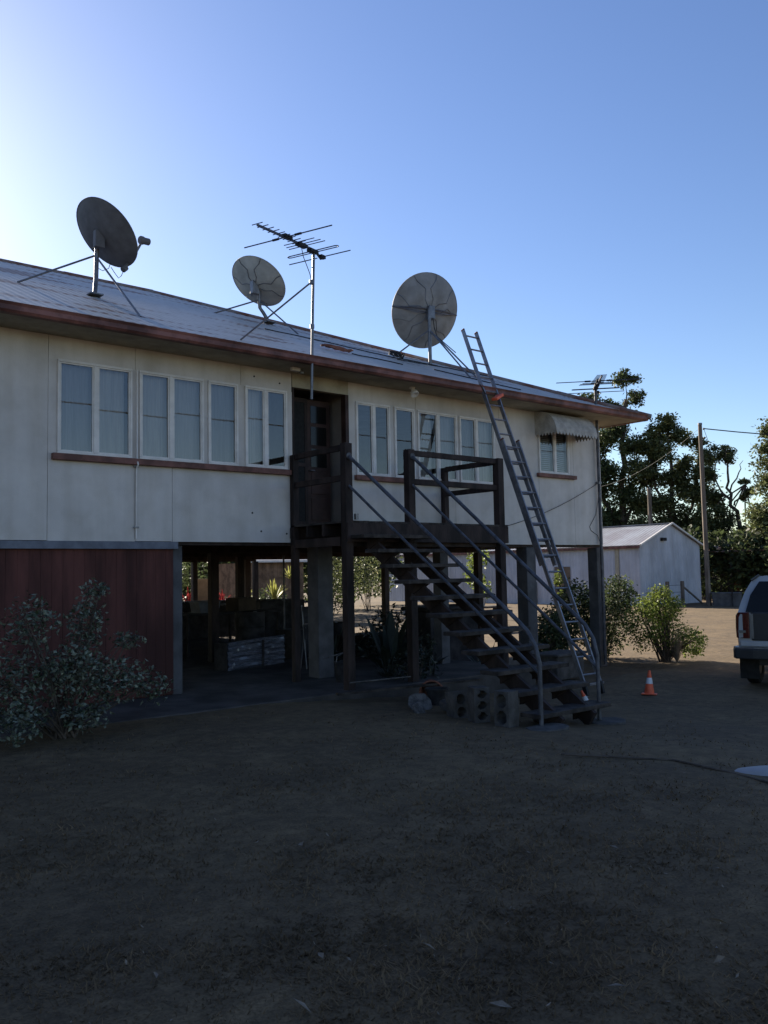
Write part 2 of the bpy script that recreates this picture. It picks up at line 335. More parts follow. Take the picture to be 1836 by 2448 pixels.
obj('window_sill', MB().box((13.17, -.075, 3.45), (14.36, -.003, 3.527)), M['sill'], H, bevel=.008)
# doorway
dr = obj('door', MB().box((7.97, .40, 2.40), (8.44, .44, 4.46)), M['door'], H, bevel=.005)
for z0, z1 in ((3.36, 3.66), (3.72, 4.02), (4.08, 4.36)):
    obj('pane', MB().box((8.05, .392, z0), (8.36, .398, z1)), M['carglass'], dr)
for z0, z1 in ((2.5, 2.86), (2.92, 3.28)): obj('door_panel', MB().box((8.05, .388, z0), (8.36, .3995, z1)), M['door'], dr, bevel=.006)
obj('handle', MB().tube([(8.02, .398, 3.3), (8.02, .36, 3.3), (8.1, .36, 3.3)], .011), M['galv'], dr)
sc_ = obj('screen_door', MB().box((7.46, .36, 2.40), (7.96, .38, 4.46)), M['screen'], H)
for a in ((7.46, 2.4, 7.52, 4.46), (7.90, 2.4, 7.955, 4.46), (7.52, 2.4, 7.9, 2.47), (7.52, 4.39, 7.9, 4.46), (7.52, 3.35, 7.9, 3.41)):
    obj('screen_frame', MB().box((a[0], .352, a[1]), (a[2], .3595, a[3])), M['darkwood'], sc_)
obj('door_jamb', MB().box((8.45, -.02, 2.36), (8.515, .1, 4.52)), M['door'], H)
obj('door_jamb', MB().box((7.425, -.01, 2.36), (7.458, .1, 4.52)), M['darkwood'], H)
obj('door_head', MB().box((7.425, -.012, 4.522), (8.515, .1, WT)), M['soffit'], H)
obj('door_step', MB().box((7.425, -.02, 2.13), (8.515, .1, 2.357)), M['darkwood'], H)
# soffits
obj('soffit', MB().box((EX0, EY0, WT), (EX1, -.001, WT+.02)), M['soffit'], H)
obj('soffit', MB().box((HX1+.001, .001, WT), (EX1, EY1, WT+.02)), M['soffit'], H)
obj('soffit', MB().box((EX0, .001, WT), (HX0-.001, EY1, WT+.02)), M['soffit'], H)
# gutters with an ogee lip
def gutter(p, q, out):
    p = Vector(p); q = Vector(q); o = Vector(out); pr = [(0, 0), (.09, 0), (.115, .03), (.115, .085), (.135, .12), (.12, .122), (.1, .09), (.095, .03), (0, .02)]
    poly = [tuple(p+o*a+Vector((0, 0, b))) for a, b in pr]
    return obj('gutter', MB().prism(poly, q-p), M['gutter'], H)
zg = WT-.01
gutter((EX0-.1, EY0, zg), (EX1+.1, EY0, zg), (0, -1, 0)); gutter((EX1, EY0-.1, zg), (EX1, EY1, zg), (1, 0, 0)); gutter((EX0, EY0-.1, zg), (EX0, EY1, zg), (-1, 0, 0))
obj('fascia', MB().box((EX0, EY0+.001, WT+.021), (EX1, EY0+.03, RZ-.02)), M['gutter'], H)
obj('fascia', MB().box((EX1-.03, EY0+.031, WT+.021), (EX1-.001, EY1, RZ-.02)), M['gutter'], H)
obj('fascia', MB().box((EX0+.001, EY0+.031, WT+.021), (EX0+.03, EY1, RZ-.02)), M['gutter'], H)
# corrugated roof planes
def zr(d): return RZ+RP*d
def wave(t): return .006*math.sin(2*math.pi*t/.152)
mb = MB(); step = .038; n = int((EX1-EX0+.14)/step); pr_ = None
for i in range(n+1):
    x = EX0-.07+i*step; e = min(x-EX0, EX1-x); top = max(.0, min(half, e)); zz = wave(x)
    col = [(x, EY0-.07, zr(-.07)+zz), (x, EY0+top*.5, zr(top*.5)+zz), (x, EY0+top, zr(top)+zz)]
    if pr_ and top >= 0:
        i0 = len(mb.v); mb.v += pr_+col; mb.f += [(i0, i0+3, i0+4, i0+1), (i0+1, i0+4, i0+5, i0+2)]
    pr_ = col
roof = obj('roof', mb, M['roof'], H)
mb = MB(); pr_ = None; n = int((EY1-EY0)/step)
for i in range(n+1):
    y = EY0+i*step; top = min(y-EY0, EY1-y); zz = wave(y)
    col = [(EX1+.07, y, zr(-.07)+zz), (EX1-top, y, zr(top)+zz)]
    if pr_: mb.face(pr_[0], col[0], col[1], pr_[1])
    pr_ = col
obj('roof_plane', mb, M['roof'], roof)
xa, xb = EX0+half, EX1-half
obj('roof_plane', MB().face((EX0, EY0, RZ), (xa, RIDGE_Y, RIDGE_Z), (EX0, EY1, RZ)).face((EX0, EY1, RZ), (xa, RIDGE_Y, RIDGE_Z), (xb, RIDGE_Y, RIDGE_Z), (EX1, EY1, RZ)), M['roof'], roof)
for p, q in (((xa, RIDGE_Y, RIDGE_Z), (xb, RIDGE_Y, RIDGE_Z)), ((xb, RIDGE_Y, RIDGE_Z), (EX1+.03, EY0-.03, RZ)), ((xb, RIDGE_Y, RIDGE_Z), (EX1, EY1, RZ)), ((xa, RIDGE_Y, RIDGE_Z), (EX0, EY0, RZ)), ((xa, RIDGE_Y, RIDGE_Z), (EX0, EY1, RZ))):
    p = Vector(p); q = Vector(q); L_ = (q-p).length; k = max(1, round(L_/1.8))
    for j in range(k):
        a = p+(q-p)*(j/k); b = p+(q-p)*((j+1)/k+.015); dz = .014+.006*(j % 2)
        obj('ridge_cap', MB().tube([a+Vector((0, 0, dz-.02)), b+Vector((0, 0, dz-.02))], .06, 8), M['roofcap'], roof)
# bearers, posts
for y in (.10, 3.6, 7.1, 10.6, 13.85):
    obj('bearer', MB().box((5.5 if y < 1 else HX0+.1, y-.05, 2.06 if y > 1 else 2.07), (HX1-.02, y+.05, 2.255)), M['darkwood'], H)
PX = [(5.54, .15), (8.03, .29), (10.66, .2), (12.97, .27), (15.2, .24)]
for y in (.16, 3.6, 7.1, 10.6, 13.8):
    for x, wdt in PX:
        if y > 1: wdt = .16
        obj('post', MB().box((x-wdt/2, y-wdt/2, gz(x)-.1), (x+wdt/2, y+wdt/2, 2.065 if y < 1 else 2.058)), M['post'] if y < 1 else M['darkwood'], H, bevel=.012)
obj('edge_beam', MB().box((HX0, -.015, 2.015), (5.5, .05, 2.113)), M['beam'], H)
# red board skirting under the left end
sk = obj('skirting_wall', MB().box((HX0, .075, .02), (5.455, .11, 2.012)), M['redwall'], H)
x = HX0
while x < 5.4:
    obj('plank', MB().box((x+.0015, .05+random.uniform(-.0015, .0015), .04), (min(x+.1385, 5.455), .074, 2.012)), M['redwall'], sk); x += .14
# wall conduit, floodlights, awning, wires
cdt = MB().tube([(4.885, -.055, 4.43), (4.885, -.055, 3.2), (4.885, -.09, 3.14), (4.885, -.03, 3.08), (4.885, -.025, 2.15)], .012, 6)
co = obj('conduit', cdt, M['white'], H, smooth=True)
for z in (3.12, 2.3): obj('saddle_clip', MB().cbox((4.885, -.03, z), (.07, .02, .025)), M['galv'], co)
lb = obj('eave_lamp', MB().lathe([(.03, 0), (.035, .05), (.06, .07), (.075, .13), (.07, .14), (.0, .12)], 14, (9.66, -.30, WT-.02), Matrix.Rotation(R(150), 3, 'X')), M['white'], H, smooth=True)
obj('lamp_base', MB().lathe([(.0, -.0), (.05, -.0), (.05, -.02), (0, -.025)], 12, (9.66, -.30, WT)), M['white'], lb)
lb = obj('batten_lamp', MB().box((7.2, -.36, WT-.05), (7.34, -.3, WT-.001)), M['white'], H)
obj('lamp_globe', MB().lathe([(0, 0), (.035, .01), (.04, .04), (.025, .07), (0, .08)], 10, (7.385, -.33, WT-.09)), M['clearlens'], lb, smooth=True)
ax0, ax1 = 13.16, 14.46
prof = [(-.004, 4.735), (-.14, 4.725), (-.30, 4.68), (-.42, 4.59), (-.50, 4.46), (-.53, 4.36)]
mb = MB(); nx = 14
for i in range(nx):
    for (y0, z0), (y1, z1) in zip(prof[:-1], prof[1:]):
        xa_, xb_ = ax0+(ax1-ax0)*i/nx, ax0+(ax1-ax0)*(i+1)/nx
        mb.face((xa_, y0, z0), (xb_, y0, z0), (xb_, y1, z1), (xa_, y1, z1))
awn = obj('window_awning', mb, M['awning'], H)
mb = MB(); ns = 13
for i in range(ns):
    xa_, xb_ = ax0+(ax1-ax0)*i/ns, ax0+(ax1-ax0)*(i+1)/ns; xm = (xa_+xb_)/2; d = .045
    mb.prism([(xa_, -.53, 4.36), (xb_, -.53, 4.36), (xb_, -.535, 4.29), (xm+.028, -.535, 4.25), (xm, -.535, 4.225), (xm-.028, -.535, 4.25), (xa_, -.535, 4.29)], (0, .006, 0))
obj('valance', mb, M['awning'], awn)
for xx in (ax0, ax1-.006):
    mb = MB(); pts = [(xx, y, z) for y, z in prof]+[(xx, -.53, 4.29)]
    k = 7
    for i in range(k): pts += [(xx, -.53+.526*(i+.5)/k, 4.225), (xx, -.53+.526*(i+1)/k, 4.29)]
    obj('awning_cheek', MB().prism(pts, (.006, 0, 0)), M['awning'], awn)
def sag(p, q, s, n=14): return [tuple(Vector(p).lerp(Vector(q), i/n)-Vector((0, 0, 4*s*(i/n)*(1-i/n)))) for i in range(n+1)]
wire = obj('stay_wire', MB().tube(sag((15.08, -.06, 3.42), (11.6, -.012, 2.35), .14), .006, 5), M['cable'], H)
obj('wall_wire', MB().tube([(15.14, -.012, 3.1), (15.02, -.012, 2.75), (14.8, -.012, 2.5), (14.84, -.012, 2.42), (15.06, -.012, 2.32), (15.12, -.012, 2.2)], .005, 5), M['cable'], H)
for x, z in ((6.85, 2.28), (7.3, 2.25), (6.7, 2.55), (6.75, 4.6), (7.2, 4.55)):
    obj('screw_head', MB().lathe([(0, 0), (.014, 0), (.014, .006), (0, .008)], 8, (x, 0, z), Matrix.Rotation(R(90), 3, 'X')), M['cable'], H)

# ------------------------------------------------------------------ landing and stairs
ST = thing('entry_stairs', 'dark timber landing and open stairs with galvanised pipe handrails at the door', 'stairs')
DK, LY = 2.375, -1.38
x = 7.36; k = 0
while x < 10.62:
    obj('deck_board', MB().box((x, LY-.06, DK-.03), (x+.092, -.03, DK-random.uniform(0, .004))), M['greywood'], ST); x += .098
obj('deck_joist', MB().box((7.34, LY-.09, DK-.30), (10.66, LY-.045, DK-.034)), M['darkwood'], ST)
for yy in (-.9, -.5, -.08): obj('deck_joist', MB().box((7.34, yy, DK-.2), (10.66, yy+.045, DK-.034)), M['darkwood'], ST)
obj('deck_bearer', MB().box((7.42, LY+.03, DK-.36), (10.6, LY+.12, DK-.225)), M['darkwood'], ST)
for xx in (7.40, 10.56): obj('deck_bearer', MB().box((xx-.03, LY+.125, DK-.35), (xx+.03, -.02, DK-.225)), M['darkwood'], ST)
RT = 3.47
for xx, wd_ in ((7.40, .125), (8.59, .125), (10.55, .13)):
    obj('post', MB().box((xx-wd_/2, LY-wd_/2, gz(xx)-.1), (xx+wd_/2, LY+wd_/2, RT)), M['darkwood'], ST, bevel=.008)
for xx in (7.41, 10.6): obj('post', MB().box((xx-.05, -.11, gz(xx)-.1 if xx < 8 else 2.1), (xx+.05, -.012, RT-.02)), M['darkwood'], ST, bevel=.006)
def rail(p, q): obj('rail', MB().bar(p, q, .05, .085), M['darkwood'], ST, bevel=.005)
for z in (RT-.05, 2.985):
    rail((8.655, LY, z), (10.485, LY, z)); rail((7.41, LY+.065, z), (7.41, -.11, z)); rail((10.58, LY+.065, z), (10.58, -.11, z))
obj('bracket', MB().box((7.47, LY-.065, 2.08), (7.53, LY-.058, 2.15)), M['galv'], ST)
obj('bracket', MB().box((7.48, LY-.1, 2.385), (7.53, LY-.06, 2.47)), M['galv'], ST)
# stringers and treads
tread = [(DK-.21*(i+1), LY-.12-.3*(i+.5)) for i in range(11)]
for xx in (7.72, 8.30):
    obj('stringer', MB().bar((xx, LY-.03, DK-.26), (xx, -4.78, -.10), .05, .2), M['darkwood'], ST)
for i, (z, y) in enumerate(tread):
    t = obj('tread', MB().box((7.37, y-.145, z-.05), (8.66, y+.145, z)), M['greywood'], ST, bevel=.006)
    for xx in (7.72, 8.30):
        obj('cleat', MB().prism([(xx-.04, y-.13, z-.052), (xx-.04, y+.12, z-.052), (xx-.04, y+.12, z-.19)], (.08, 0, 0)), M['darkwood'], t)
def hand(xx, zt, zb, yb):
    P = [(xx, LY-.06, zt), (xx, yb+.34, zb+.245), (xx, yb+.16, zb+.10), (xx, yb+.05, zb-.06), (xx, yb, zb-.25), (xx, yb, gz(xx)-.1)]
    h = obj('handrail', MB().tube(P, .0255, 10), M['pipe'], ST, smooth=True)
    obj('end_flange', MB().lathe([(0, 0), (.05, 0), (.05, .012), (0, .013)], 10, (xx, LY-.064, zt), Matrix.Rotation(R(90), 3, 'X')), M['pipe'], h)
hand(7.40, 3.28, .86, -4.78); hand(8.60, 3.36, .86, -4.66)
for xx, zt, yb, zb in ((7.40, 2.86, -4.78, .50), (8.60, 2.93, -4.66, .46)):
    obj('midrail', MB().tube([(xx, LY-.06, zt), (xx, yb, zb)], .02, 10), M['pipe'], ST, smooth=True)
for k, (xx, yy, sx, sy) in enumerate(((7.42, -4.88, .30, .2), (8.62, -4.74, .30, .2))):
    a0 = random.uniform(0, 1); pts = [(xx+sx*math.cos(a0+t*math.pi/4)*random.uniform(.8, 1.1), yy+sy*math.sin(a0+t*math.pi/4)*random.uniform(.8, 1.1), gz(xx)-.06) for t in range(8)]
    obj('footing_pad', MB().prism(pts, (0, 0, .095)), M['concrete'], ST, bevel=.012)

# ------------------------------------------------------------------ things on the roof
def dish(name, label, base, cen, n_rt_up_away, diam, m, arms, feed=None, ribs=0, crank=False, face_mat=None):
    """base on roof, cen dish centre; orientation vector n"""
    D = thing(name, label, 'satellite dish', base)
    b = Vector(base); c = Vector(cen)-b; n = Vector(n_rt_up_away).normalized()
    q = n.to_track_quat('Z', 'Y').to_matrix(); rad = diam/2; dep = diam*.13
    prof = [(0, 0)]+[(rad*t, dep*t*t) for t in (.15, .3, .45, .6, .75, .9, 1)]
    back = [(rad*t, dep*t*t-.012) for t in (1.0, .9, .75, .6, .45, .3, .15)]+[(0, -.012)]
    off = q @ Vector((0, 0, -dep*.45))
    gal = m if feed else M['galv']
    rf = obj('reflector', MB().lathe(prof+[(rad+.008, dep), (rad+.008, dep-.018)]+back, 48, c+off, q), m, D, smooth=True)
    for k in range(ribs):
        t = 2*math.pi*(k+.5)/ribs; pts = []
        for s in (.12, .35, .6, .85, .99):
            tt = t+(.22 if s in (.6,) else 0)*((k % 2)*2-1)
            pts.append(c+off+q @ Vector((rad*s*math.cos(tt), rad*s*math.sin(tt), dep*s*s-.016)))
        obj('rib', MB().tube(pts, .009, 5), M['galv'], rf)
    bk = c+off+q @ Vector((0, 0, -.05))
    mtop = Vector((0, 0, bk.z))
    obj('bracket', MB().bar(bk+Vector((0, 0, -.16)), bk+Vector((0, 0, .12)), .16, .12), gal, D, bevel=.01)
    obj('bracket_arm', MB().bar(bk, mtop*1.0+Vector((bk.x*.3, bk.y*.3, -.05)), .07, .09), gal, D)
    if crank: pts = [(crank[0], crank[1], crank[2]), (crank[0]*.35, crank[1]*.35, .22), (0, 0, .32), tuple(mtop+Vector((bk.x*.3, bk.y*.3, .06)))]
    else: pts = [(0, 0, -.02), tuple(mtop+Vector((0, 0, .04)))]
    obj('mast', MB().tube(pts, .038, 12), M['galv'], D, smooth=True)
    obj('base_plate', MB().cbox((pts[0][0], pts[0][1], pts[0][2]+.01), (.22, .22, .02)), M['galv'], D)
    for (tx, ty, tz, hz) in arms:
        obj('strut', MB().tube([(0, 0, hz), (tx-b.x, ty-b.y, tz-b.z)], .016, 8), M['galv'], D)
    if feed:
        e = c+off+feed[0]; s0 = c+off+feed[1]; mid = s0.lerp(e, .6)+q @ Vector((0, 0, .0))+Vector((0, 0, -.03))
        obj('feed_arm', MB().tube([s0, mid, e], .022, 8), M['dish_dark'], D)
        lq = (c+off+q @ Vector((0, 0, dep*1.2))-e).to_track_quat('Z', 'Y').to_matrix()
        obj('feed_horn', MB().lathe([(0, -.13), (.05, -.13), (.06, -.12), (.06, -.03), (.072, .0), (.072, .045), (.06, .06), (0, .06)], 14, e, lq), M['dish_dark'], D, smooth=True)
        obj('feed_foot', MB().lathe([(0, -.05), (.05, -.04), (.05, .05), (0, .06)], 8, s0, q), M['dish_dark'], D)
        obj('lead', MB().tube([s0, s0+Vector((-.05, 0, -.13)), s0+Vector((-.1, 0, -.18)), s0+Vector((-.17, 0, -.1)), s0+Vector((-.23, 0, -.02))], .006, 5), M['cable'], D)
        obj('lead', MB().tube([(.0, 0, .52), (.1, -.03, .47), (.19, -.06, .52), (.22, -.06, .62)], .006, 5), M['cable'], D)
    return D
def vdir(px, py):                    # viewing direction through photo pixel, used to turn dishes
    return (f*2066+rr*(px-918)+uu*(1224-py)).normalized()
def orient(px, py, ang, rt, up):     # normal tilted by ang from the line of sight towards (rt, up)
    v = vdir(px, py); s = v.cross(Vector((0, 0, 1))).normalized(); u = s.cross(v)
    return v*math.cos(R(ang))+(s*rt+u*up).normalized()*math.sin(R(ang))
v1 = vdir(249, 561); s1 = v1.cross(Vector((0, 0, 1))).normalized(); u1 = s1.cross(v1); m1 = s1*.617-u1*.787
feed1 = (orient(249, 561, 52, .787, .617)*.68+m1*.41, m1*.60)
dish('satellite_dish', 'dark grey satellite dish with feed arm, leftmost on the roof', (5.40, 2.71, 6.24), (5.47, 2.56, 7.27), orient(249, 561, 52, .787, .617), 1.21, M['dish_dark'],
     [(4.11, 2.56, 6.2, .72), (5.28, .72, 5.42, .70)], feed=feed1, crank=(-.06, -.1, 0))
dish('satellite_dish', 'smaller cream-grey satellite dish beside the tall antenna mast', (9.59, 4.37, 6.94), (9.52, 4.36, 7.77), orient(614, 677, 45.6, .608, .794), 1.22, M['dish_light'],
     [(8.52, 4.39, 6.96, .5), (9.69, 3.11, 6.43, .48)], ribs=7, crank=(.17, -.1, 0))
dish('satellite_dish', 'large round ribbed satellite dish on upright mast near the ladder', (12.13, 1.86, 5.89), Vector((12.05, 1.83, 7.01))+vdir(1021, 743)*.26, orient(1021, 743, 29.6, -.975, .22), 1.56, M['dish_mid'],
     [(11.02, 1.77, 5.87, .75), (12.11, .70, 5.41, .75), (12.35, .72, 5.42, .75)], ribs=9)
d3 = [o for o in C.objects if o.get('label', '').startswith('large round ribbed')][0]
n3 = orient(1021, 743, 29.6, -.975, .22).normalized(); h3 = n3.cross(Vector((0, 0, 1))).normalized(); c3 = Vector((12.05, 1.83, 7.01))+vdir(1021, 743)*.26-Vector((12.13, 1.86, 5.89))-n3*1.56*.13*.45
for zz in (0, -.07): obj('cross_brace', MB().tube([c3+h3*.79+n3*.19, c3+h3*.33-n3*.06+Vector((0, 0, .06+zz)), c3-h3*.33-n3*.06+Vector((0, 0, .06+zz)), c3-h3*.79+n3*.19], .014, 6), M['galv'], d3)
obj('lead', MB().tube([(.06, -.05, 1.0), (.09, -.05, .8), (.12, -.1, .6), (.25, -.5, .2)], .01, 5), M['cable'], d3)

def yagi(name, label, mast_pts, head, pivot, sc=1.0, mr_=.021):
    A = thing(name, label, 'antenna', mast_pts[0]); b = Vector(mast_pts[0])
    obj('mast', MB().tube([Vector(p)-b for p in mast_pts], mr_, 10), M['galv'] if mr_ < .03 else M['pipe'], A, smooth=True)
    p = Vector(pivot)-b; d = Vector((math.cos(R(head)), math.sin(R(head)), 0)); e = Vector((-d.y, d.x, 0)); dn = Vector((0, 0, 1))
    P = lambda t, s=0, z=0: p+d*t*sc+e*s*sc+dn*(z+.06*t)*sc
    obj('boom', MB().bar(P(-1.5, 0, .03), P(.1, 0, .03), .028, .028), M['antenna'], A)
    for k in range(9): obj('director', MB().tube([P(-1.5+k*.135, -.1-.004*k, .05), P(-1.5+k*.135, .1+.004*k, .05)], .007, 5), M['antenna'], A)
    for s in (-1, 1):
        el = obj('long_element', MB().tube([P(-.75, s*.03, .05), P(-.75, s*.86, .05)], .009, 6), M['antenna'], A)
        obj('insulator', MB().tube([P(-.75, s*.16, .05), P(-.75, s*.28, .05)], .018, 8), M['black'], el)
        obj('reflector_element', MB().tube([P(.16, s*.04, -.06), P(.16, s*.62, -.06)], .008, 6), M['antenna'], A)
    for t, hw in ((-.42, .3), (-.3, .34), (-.2, .36)): obj('element', MB().tube([P(t, -hw, .06), P(t, hw, .06)], .007, 5), M['antenna'], A)
    obj('folded_dipole', MB().tube([P(-.07, -.02, -.01), P(-.07, -.46, -.01), P(-.05, -.5, -.01), P(-.01, -.5, -.01), P(.01, -.46, -.01), P(.01, .46, -.01), P(-.01, .5, -.01), P(-.05, .5, -.01), P(-.07, .46, -.01), P(-.07, .02, -.01)], .008, 6), M['antenna'], A)
    for t, z, l in ((-.75, .05, .1), (-.35, .02, .12), (-.03, .0, .11)): obj('junction_box', MB().bar(P(t-l, 0, z), P(t+l, 0, z), .10*sc, .06*sc), M['black'], A, bevel=.01)
    obj('tail_bar', MB().bar(P(.05, 0, .02), P(.22, .0, -.07), .03, .03), M['antenna'], A)
    obj('tail_box', MB().bar(P(.1, -.06, -.06), P(.22, -.06, -.06), .06, .05), M['black'], A)
    return A, b, P
A, b, P = yagi('tv_antenna', 'tall television antenna on a pole braced at the gutter, left of the big dish', [(7.3, -.70, 4.2), (7.35, -.69, 5.6), (7.39, -.68, 6.47)], 20, (7.39, -.68, 6.45), .9)
obj('strut', MB().tube([Vector((7.33, -.69, 5.97))-b, Vector((6.49, -.05, 5.10))-b], .013, 6), M['galv'], A)
for z in (5.3, 5.97): obj('clamp', MB().lathe([(.0, -.03), (.034, -.03), (.034, .03), (0, .03)], 8, Vector((7.335, -.69, z))-b), M['galv'], A)
obj('lead', MB().tube([P(-.35, 0, -.02), P(-.3, 0, -.16), P(-.1, .02, -.38), P(-.03, 0, -.6)], .006, 5), M['cable'], A)
A2, b, P = yagi('tv_antenna', 'low television antenna on a pole at the far right corner of the house', [(15.1, -.06, gz(15)), (15.08, -.08, 3), (15.06, -.09, 5.5)], 41, (15.06, -.09, 5.42), .98, .032)
obj('clamp', MB().cbox(Vector((15.08, -.07, 3.42))-b, (.09, .09, .05)), M['galv'], A2)
# cable coils and stray leads lying on the roof
def rz_(y): return zr(y-EY0)+.02
def roofline(pts):
    out = []
    for (xa_, ya_), (xb_, yb_) in zip(pts[:-1], pts[1:]):
        for k in range(4):
            yy = ya_+(yb_-ya_)*k/4+random.uniform(-.05, .05); out.append((xa_+(xb_-xa_)*k/4, yy, rz_(yy)))
    return out
def coil(name, label, x, y, r, n, rnd):
    pts = []
    for i in range(n*12):
        t = i/12*2*math.pi; q = r*(1+.25*math.sin(t*.37)); xx = x+q*1.7*math.cos(t); yy = y+q*.8*math.sin(t); pts.append((xx, yy, rz_(yy)+.02+rnd*abs(math.sin(t*1.3))))
    tag(obj(name, MB().tube(pts, .011, 5), M['terracotta'] if rnd < .1 else M['cable']), label, 'cable')
coil('cable_coil', 'loose coil of dark red cable lying on the roof right of the mast', 9.0, .9, .16, 4, .05)
coil('cable_coil', 'tangled cable bundle on the roof left of the big dish mast', 10.95, 1.55, .09, 4, .12)
ld = thing('roof_cable', 'black cable snaking along the roof below the big ribbed dish', 'cable')
for pts in ([(9.3, .85), (9.9, .75), (10.4, .62)], [(8.6, 2.6), (9.4, 2.4), (10.2, 2.1), (10.9, 1.7), (11.6, 1.75), (12.3, 1.7), (13.2, 1.55), (13.6, 1.5)], [(11.2, .8), (11.9, .35), (12.4, .0), (12.8, -.1)], [(10.9, 1.45), (11.5, 1.5), (12.1, 1.85)]):
    obj('lead', MB().tube(roofline(pts), .011, 5), M['cable'], ld)

# ------------------------------------------------------------------ ladder
LD = thing('extension_ladder', 'aluminium extension ladder leaning on the gutter, right of the stairs', 'ladder')
f0 = Vector((11.135, -2.75, -.33)); f1 = Vector((11.105, -.77, 4.87)); ax = (f1-f0).normalized(); sx = Vector((1, 0, 0)); nrm = sx.cross(ax).normalized()
def lp(t, s, o): return f0+ax*t+sx*s+nrm*o
def section(t0, t1, hw, o, first, cap):
    for s in (-hw, hw):
        st = obj('stile', MB().bar(lp(t0, s, o), lp(t1, s, o), .028, .07, up=tuple(nrm)), M['alu'], LD, bevel=.003)
        obj('end_cap', MB().bar(lp(t1, s, o), lp(t1+.03, s, o), .034, .078, up=tuple(nrm)), cap, st, bevel=.01)
    t = first
    while t < t1-.08:
        obj('rung', MB().tube([lp(t, -hw, o), lp(t, hw, o)], .016, 8), M['alu'], LD); t += .285
TL = (f1-f0).length
section(.22, 4.46, .2, .0, .35, M['terracotta']); section(2.2, TL+1.16, .17, -.075, 2.35, M['terracotta'])
for s in (-.2, .2): obj('foot', MB().bar(lp(.22, s, 0), lp(.03, s, -.02), .05, .08, up=tuple(nrm)), M['black'], LD, bevel=.01)
obj('stabiliser_bar', MB().bar(lp(.2, -.34, -.05), lp(.2, .34, -.05), .05, .03), M['alu'], LD)
obj('ladder_loop', MB().tube([lp(.2+.0, -.09, -.09)+Vector((0, 0, 0)), lp(.1, -.1, -.1), lp(-.0, -.1, -.1)], .014, 6), M['alu'], LD)
obj('gutter_guard', MB().bar(lp(TL-.32, -.1, .04), lp(TL-.2, .12, .04), .12, .05), M['orange'], LD, bevel=.01)
obj('guy_rope', MB().tube([lp(TL-.2, -.18, 0), lp(TL-.26, -.34, .08), lp(TL-.1, -.42, .1)], .012, 5), M['greywood'], LD)

# ------------------------------------------------------------------ front yard things
def cone(name, label, loc, h, rot=None, squash=None):
    c = thing(name, label, 'traffic cone', loc)
    if rot: c.rotation_euler = rot
    r_ = lambda z: h*(.215-.165*z/h)
    obj('cone_body', MB().lathe([(r_(0), .03*h), (r_(.45*h), .45*h)], 22), M['orange'], c, smooth=True); obj('cone_tip', MB().lathe([(r_(.7*h), .7*h), (r_(h), h), (r_(h)*.6, h*1.01)], 22), M['orange'], c, smooth=True)
    obj('reflective_band', MB().lathe([(r_(.45*h)+.002, .45*h), (r_(.7*h)+.002, .7*h)], 22), M['reflect'], c, smooth=True)
    bs = MB(); k = .31*h; bs.box((-k, -k, 0), (k, k, .05*h)); obj('base', bs, M['orange'], c, bevel=.012)
cone('traffic_cone', 'orange traffic cone with white band standing alone on the lawn', (11.96, -3.14, gz(12)), .37, (R(2), R(4), .5))
cone('traffic_cone', 'small orange traffic cone half hidden behind the right handrail foot', (9.95, -3.5, gz(10)), .27, (R(-14), R(-20), .2))
def block(label, loc, rz, holes, sz=(.19, .19, .39)):
    B = MB(); w_, d_, h_ = sz
    n = holes; t = .03; ph = (h_-t)/n
    B.box((-w_/2, -d_/2, 0), (-w_/2+t, d_/2, h_)); B.box((w_/2-t, -d_/2, 0), (w_/2, d_/2, h_))
    for k in range(n+1): z = k*ph; B.box((-w_/2+t, -d_/2, z), (w_/2-t, d_/2, z+t))
    for k in range(n):      # round the corners of each core
        z0 = k*ph+t; z1 = (k+1)*ph
        for sx_ in (-1, 1):
            xx = sx_*(w_/2-t)
            for za, zb in ((z0, z0+.04), (z1, z1-.04)): B.prism([(xx, -d_/2+.001, za), (xx-sx_*.04, -d_/2+.001, za), (xx, -d_/2+.001, zb)], (0, d_-.002, 0))
    o = obj('concrete_block', B, M['concrete'], None); o.location = loc; o.rotation_euler = rz; return tag(o, label, 'concrete block', 'hollow concrete blocks by the stairs')
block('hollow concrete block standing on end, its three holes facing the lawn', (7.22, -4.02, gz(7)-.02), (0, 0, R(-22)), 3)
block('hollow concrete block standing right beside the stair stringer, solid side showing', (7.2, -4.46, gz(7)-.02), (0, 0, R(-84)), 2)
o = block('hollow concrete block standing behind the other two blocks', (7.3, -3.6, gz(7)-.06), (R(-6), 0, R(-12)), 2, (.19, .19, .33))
def stone(name, label, cat, loc, rot, sz, m, seed):
    random.seed(seed); pts = [(sz[0]*math.cos(t*math.pi/4+.3)*random.uniform(.75, 1.05), sz[1]*math.sin(t*math.pi/4+.3)*random.uniform(.75, 1.05), 0) for t in range(8)]
    o = obj(name, MB().prism(pts, (0, 0, sz[2])), m, None, bevel=min(sz)*.3); o.location = loc; o.rotation_euler = rot; return tag(o, label, cat)
stone('paving_slab', 'pale grey paving slab tipped up on the ground left of the blocks', 'paving slab', (7.45, -2.75, -.03), (R(52), R(8), R(-25)), (.20, .17, .035), M['stone'], 3)
stone('stone', 'low rounded pale stone lying beside the concrete blocks', 'stone', (7.55, -3.25, -.06), (R(8), 0, R(15)), (.24, .16, .10), M['concrete'], 5)
stone('stone', 'small speckled white stone on the ground before the pots', 'stone', (7.1, -3.12, -.05), (R(55), R(20), 0), (.11, .14, .05), M['stone'], 8)
stone('stone', 'flat broken stone wedge under the lowest stair tread', 'stone', (7.85, -4.35, gz(8)), (R(30), R(15), R(40)), (.16, .10, .06), M['greywood'], 12)
random.seed(21)
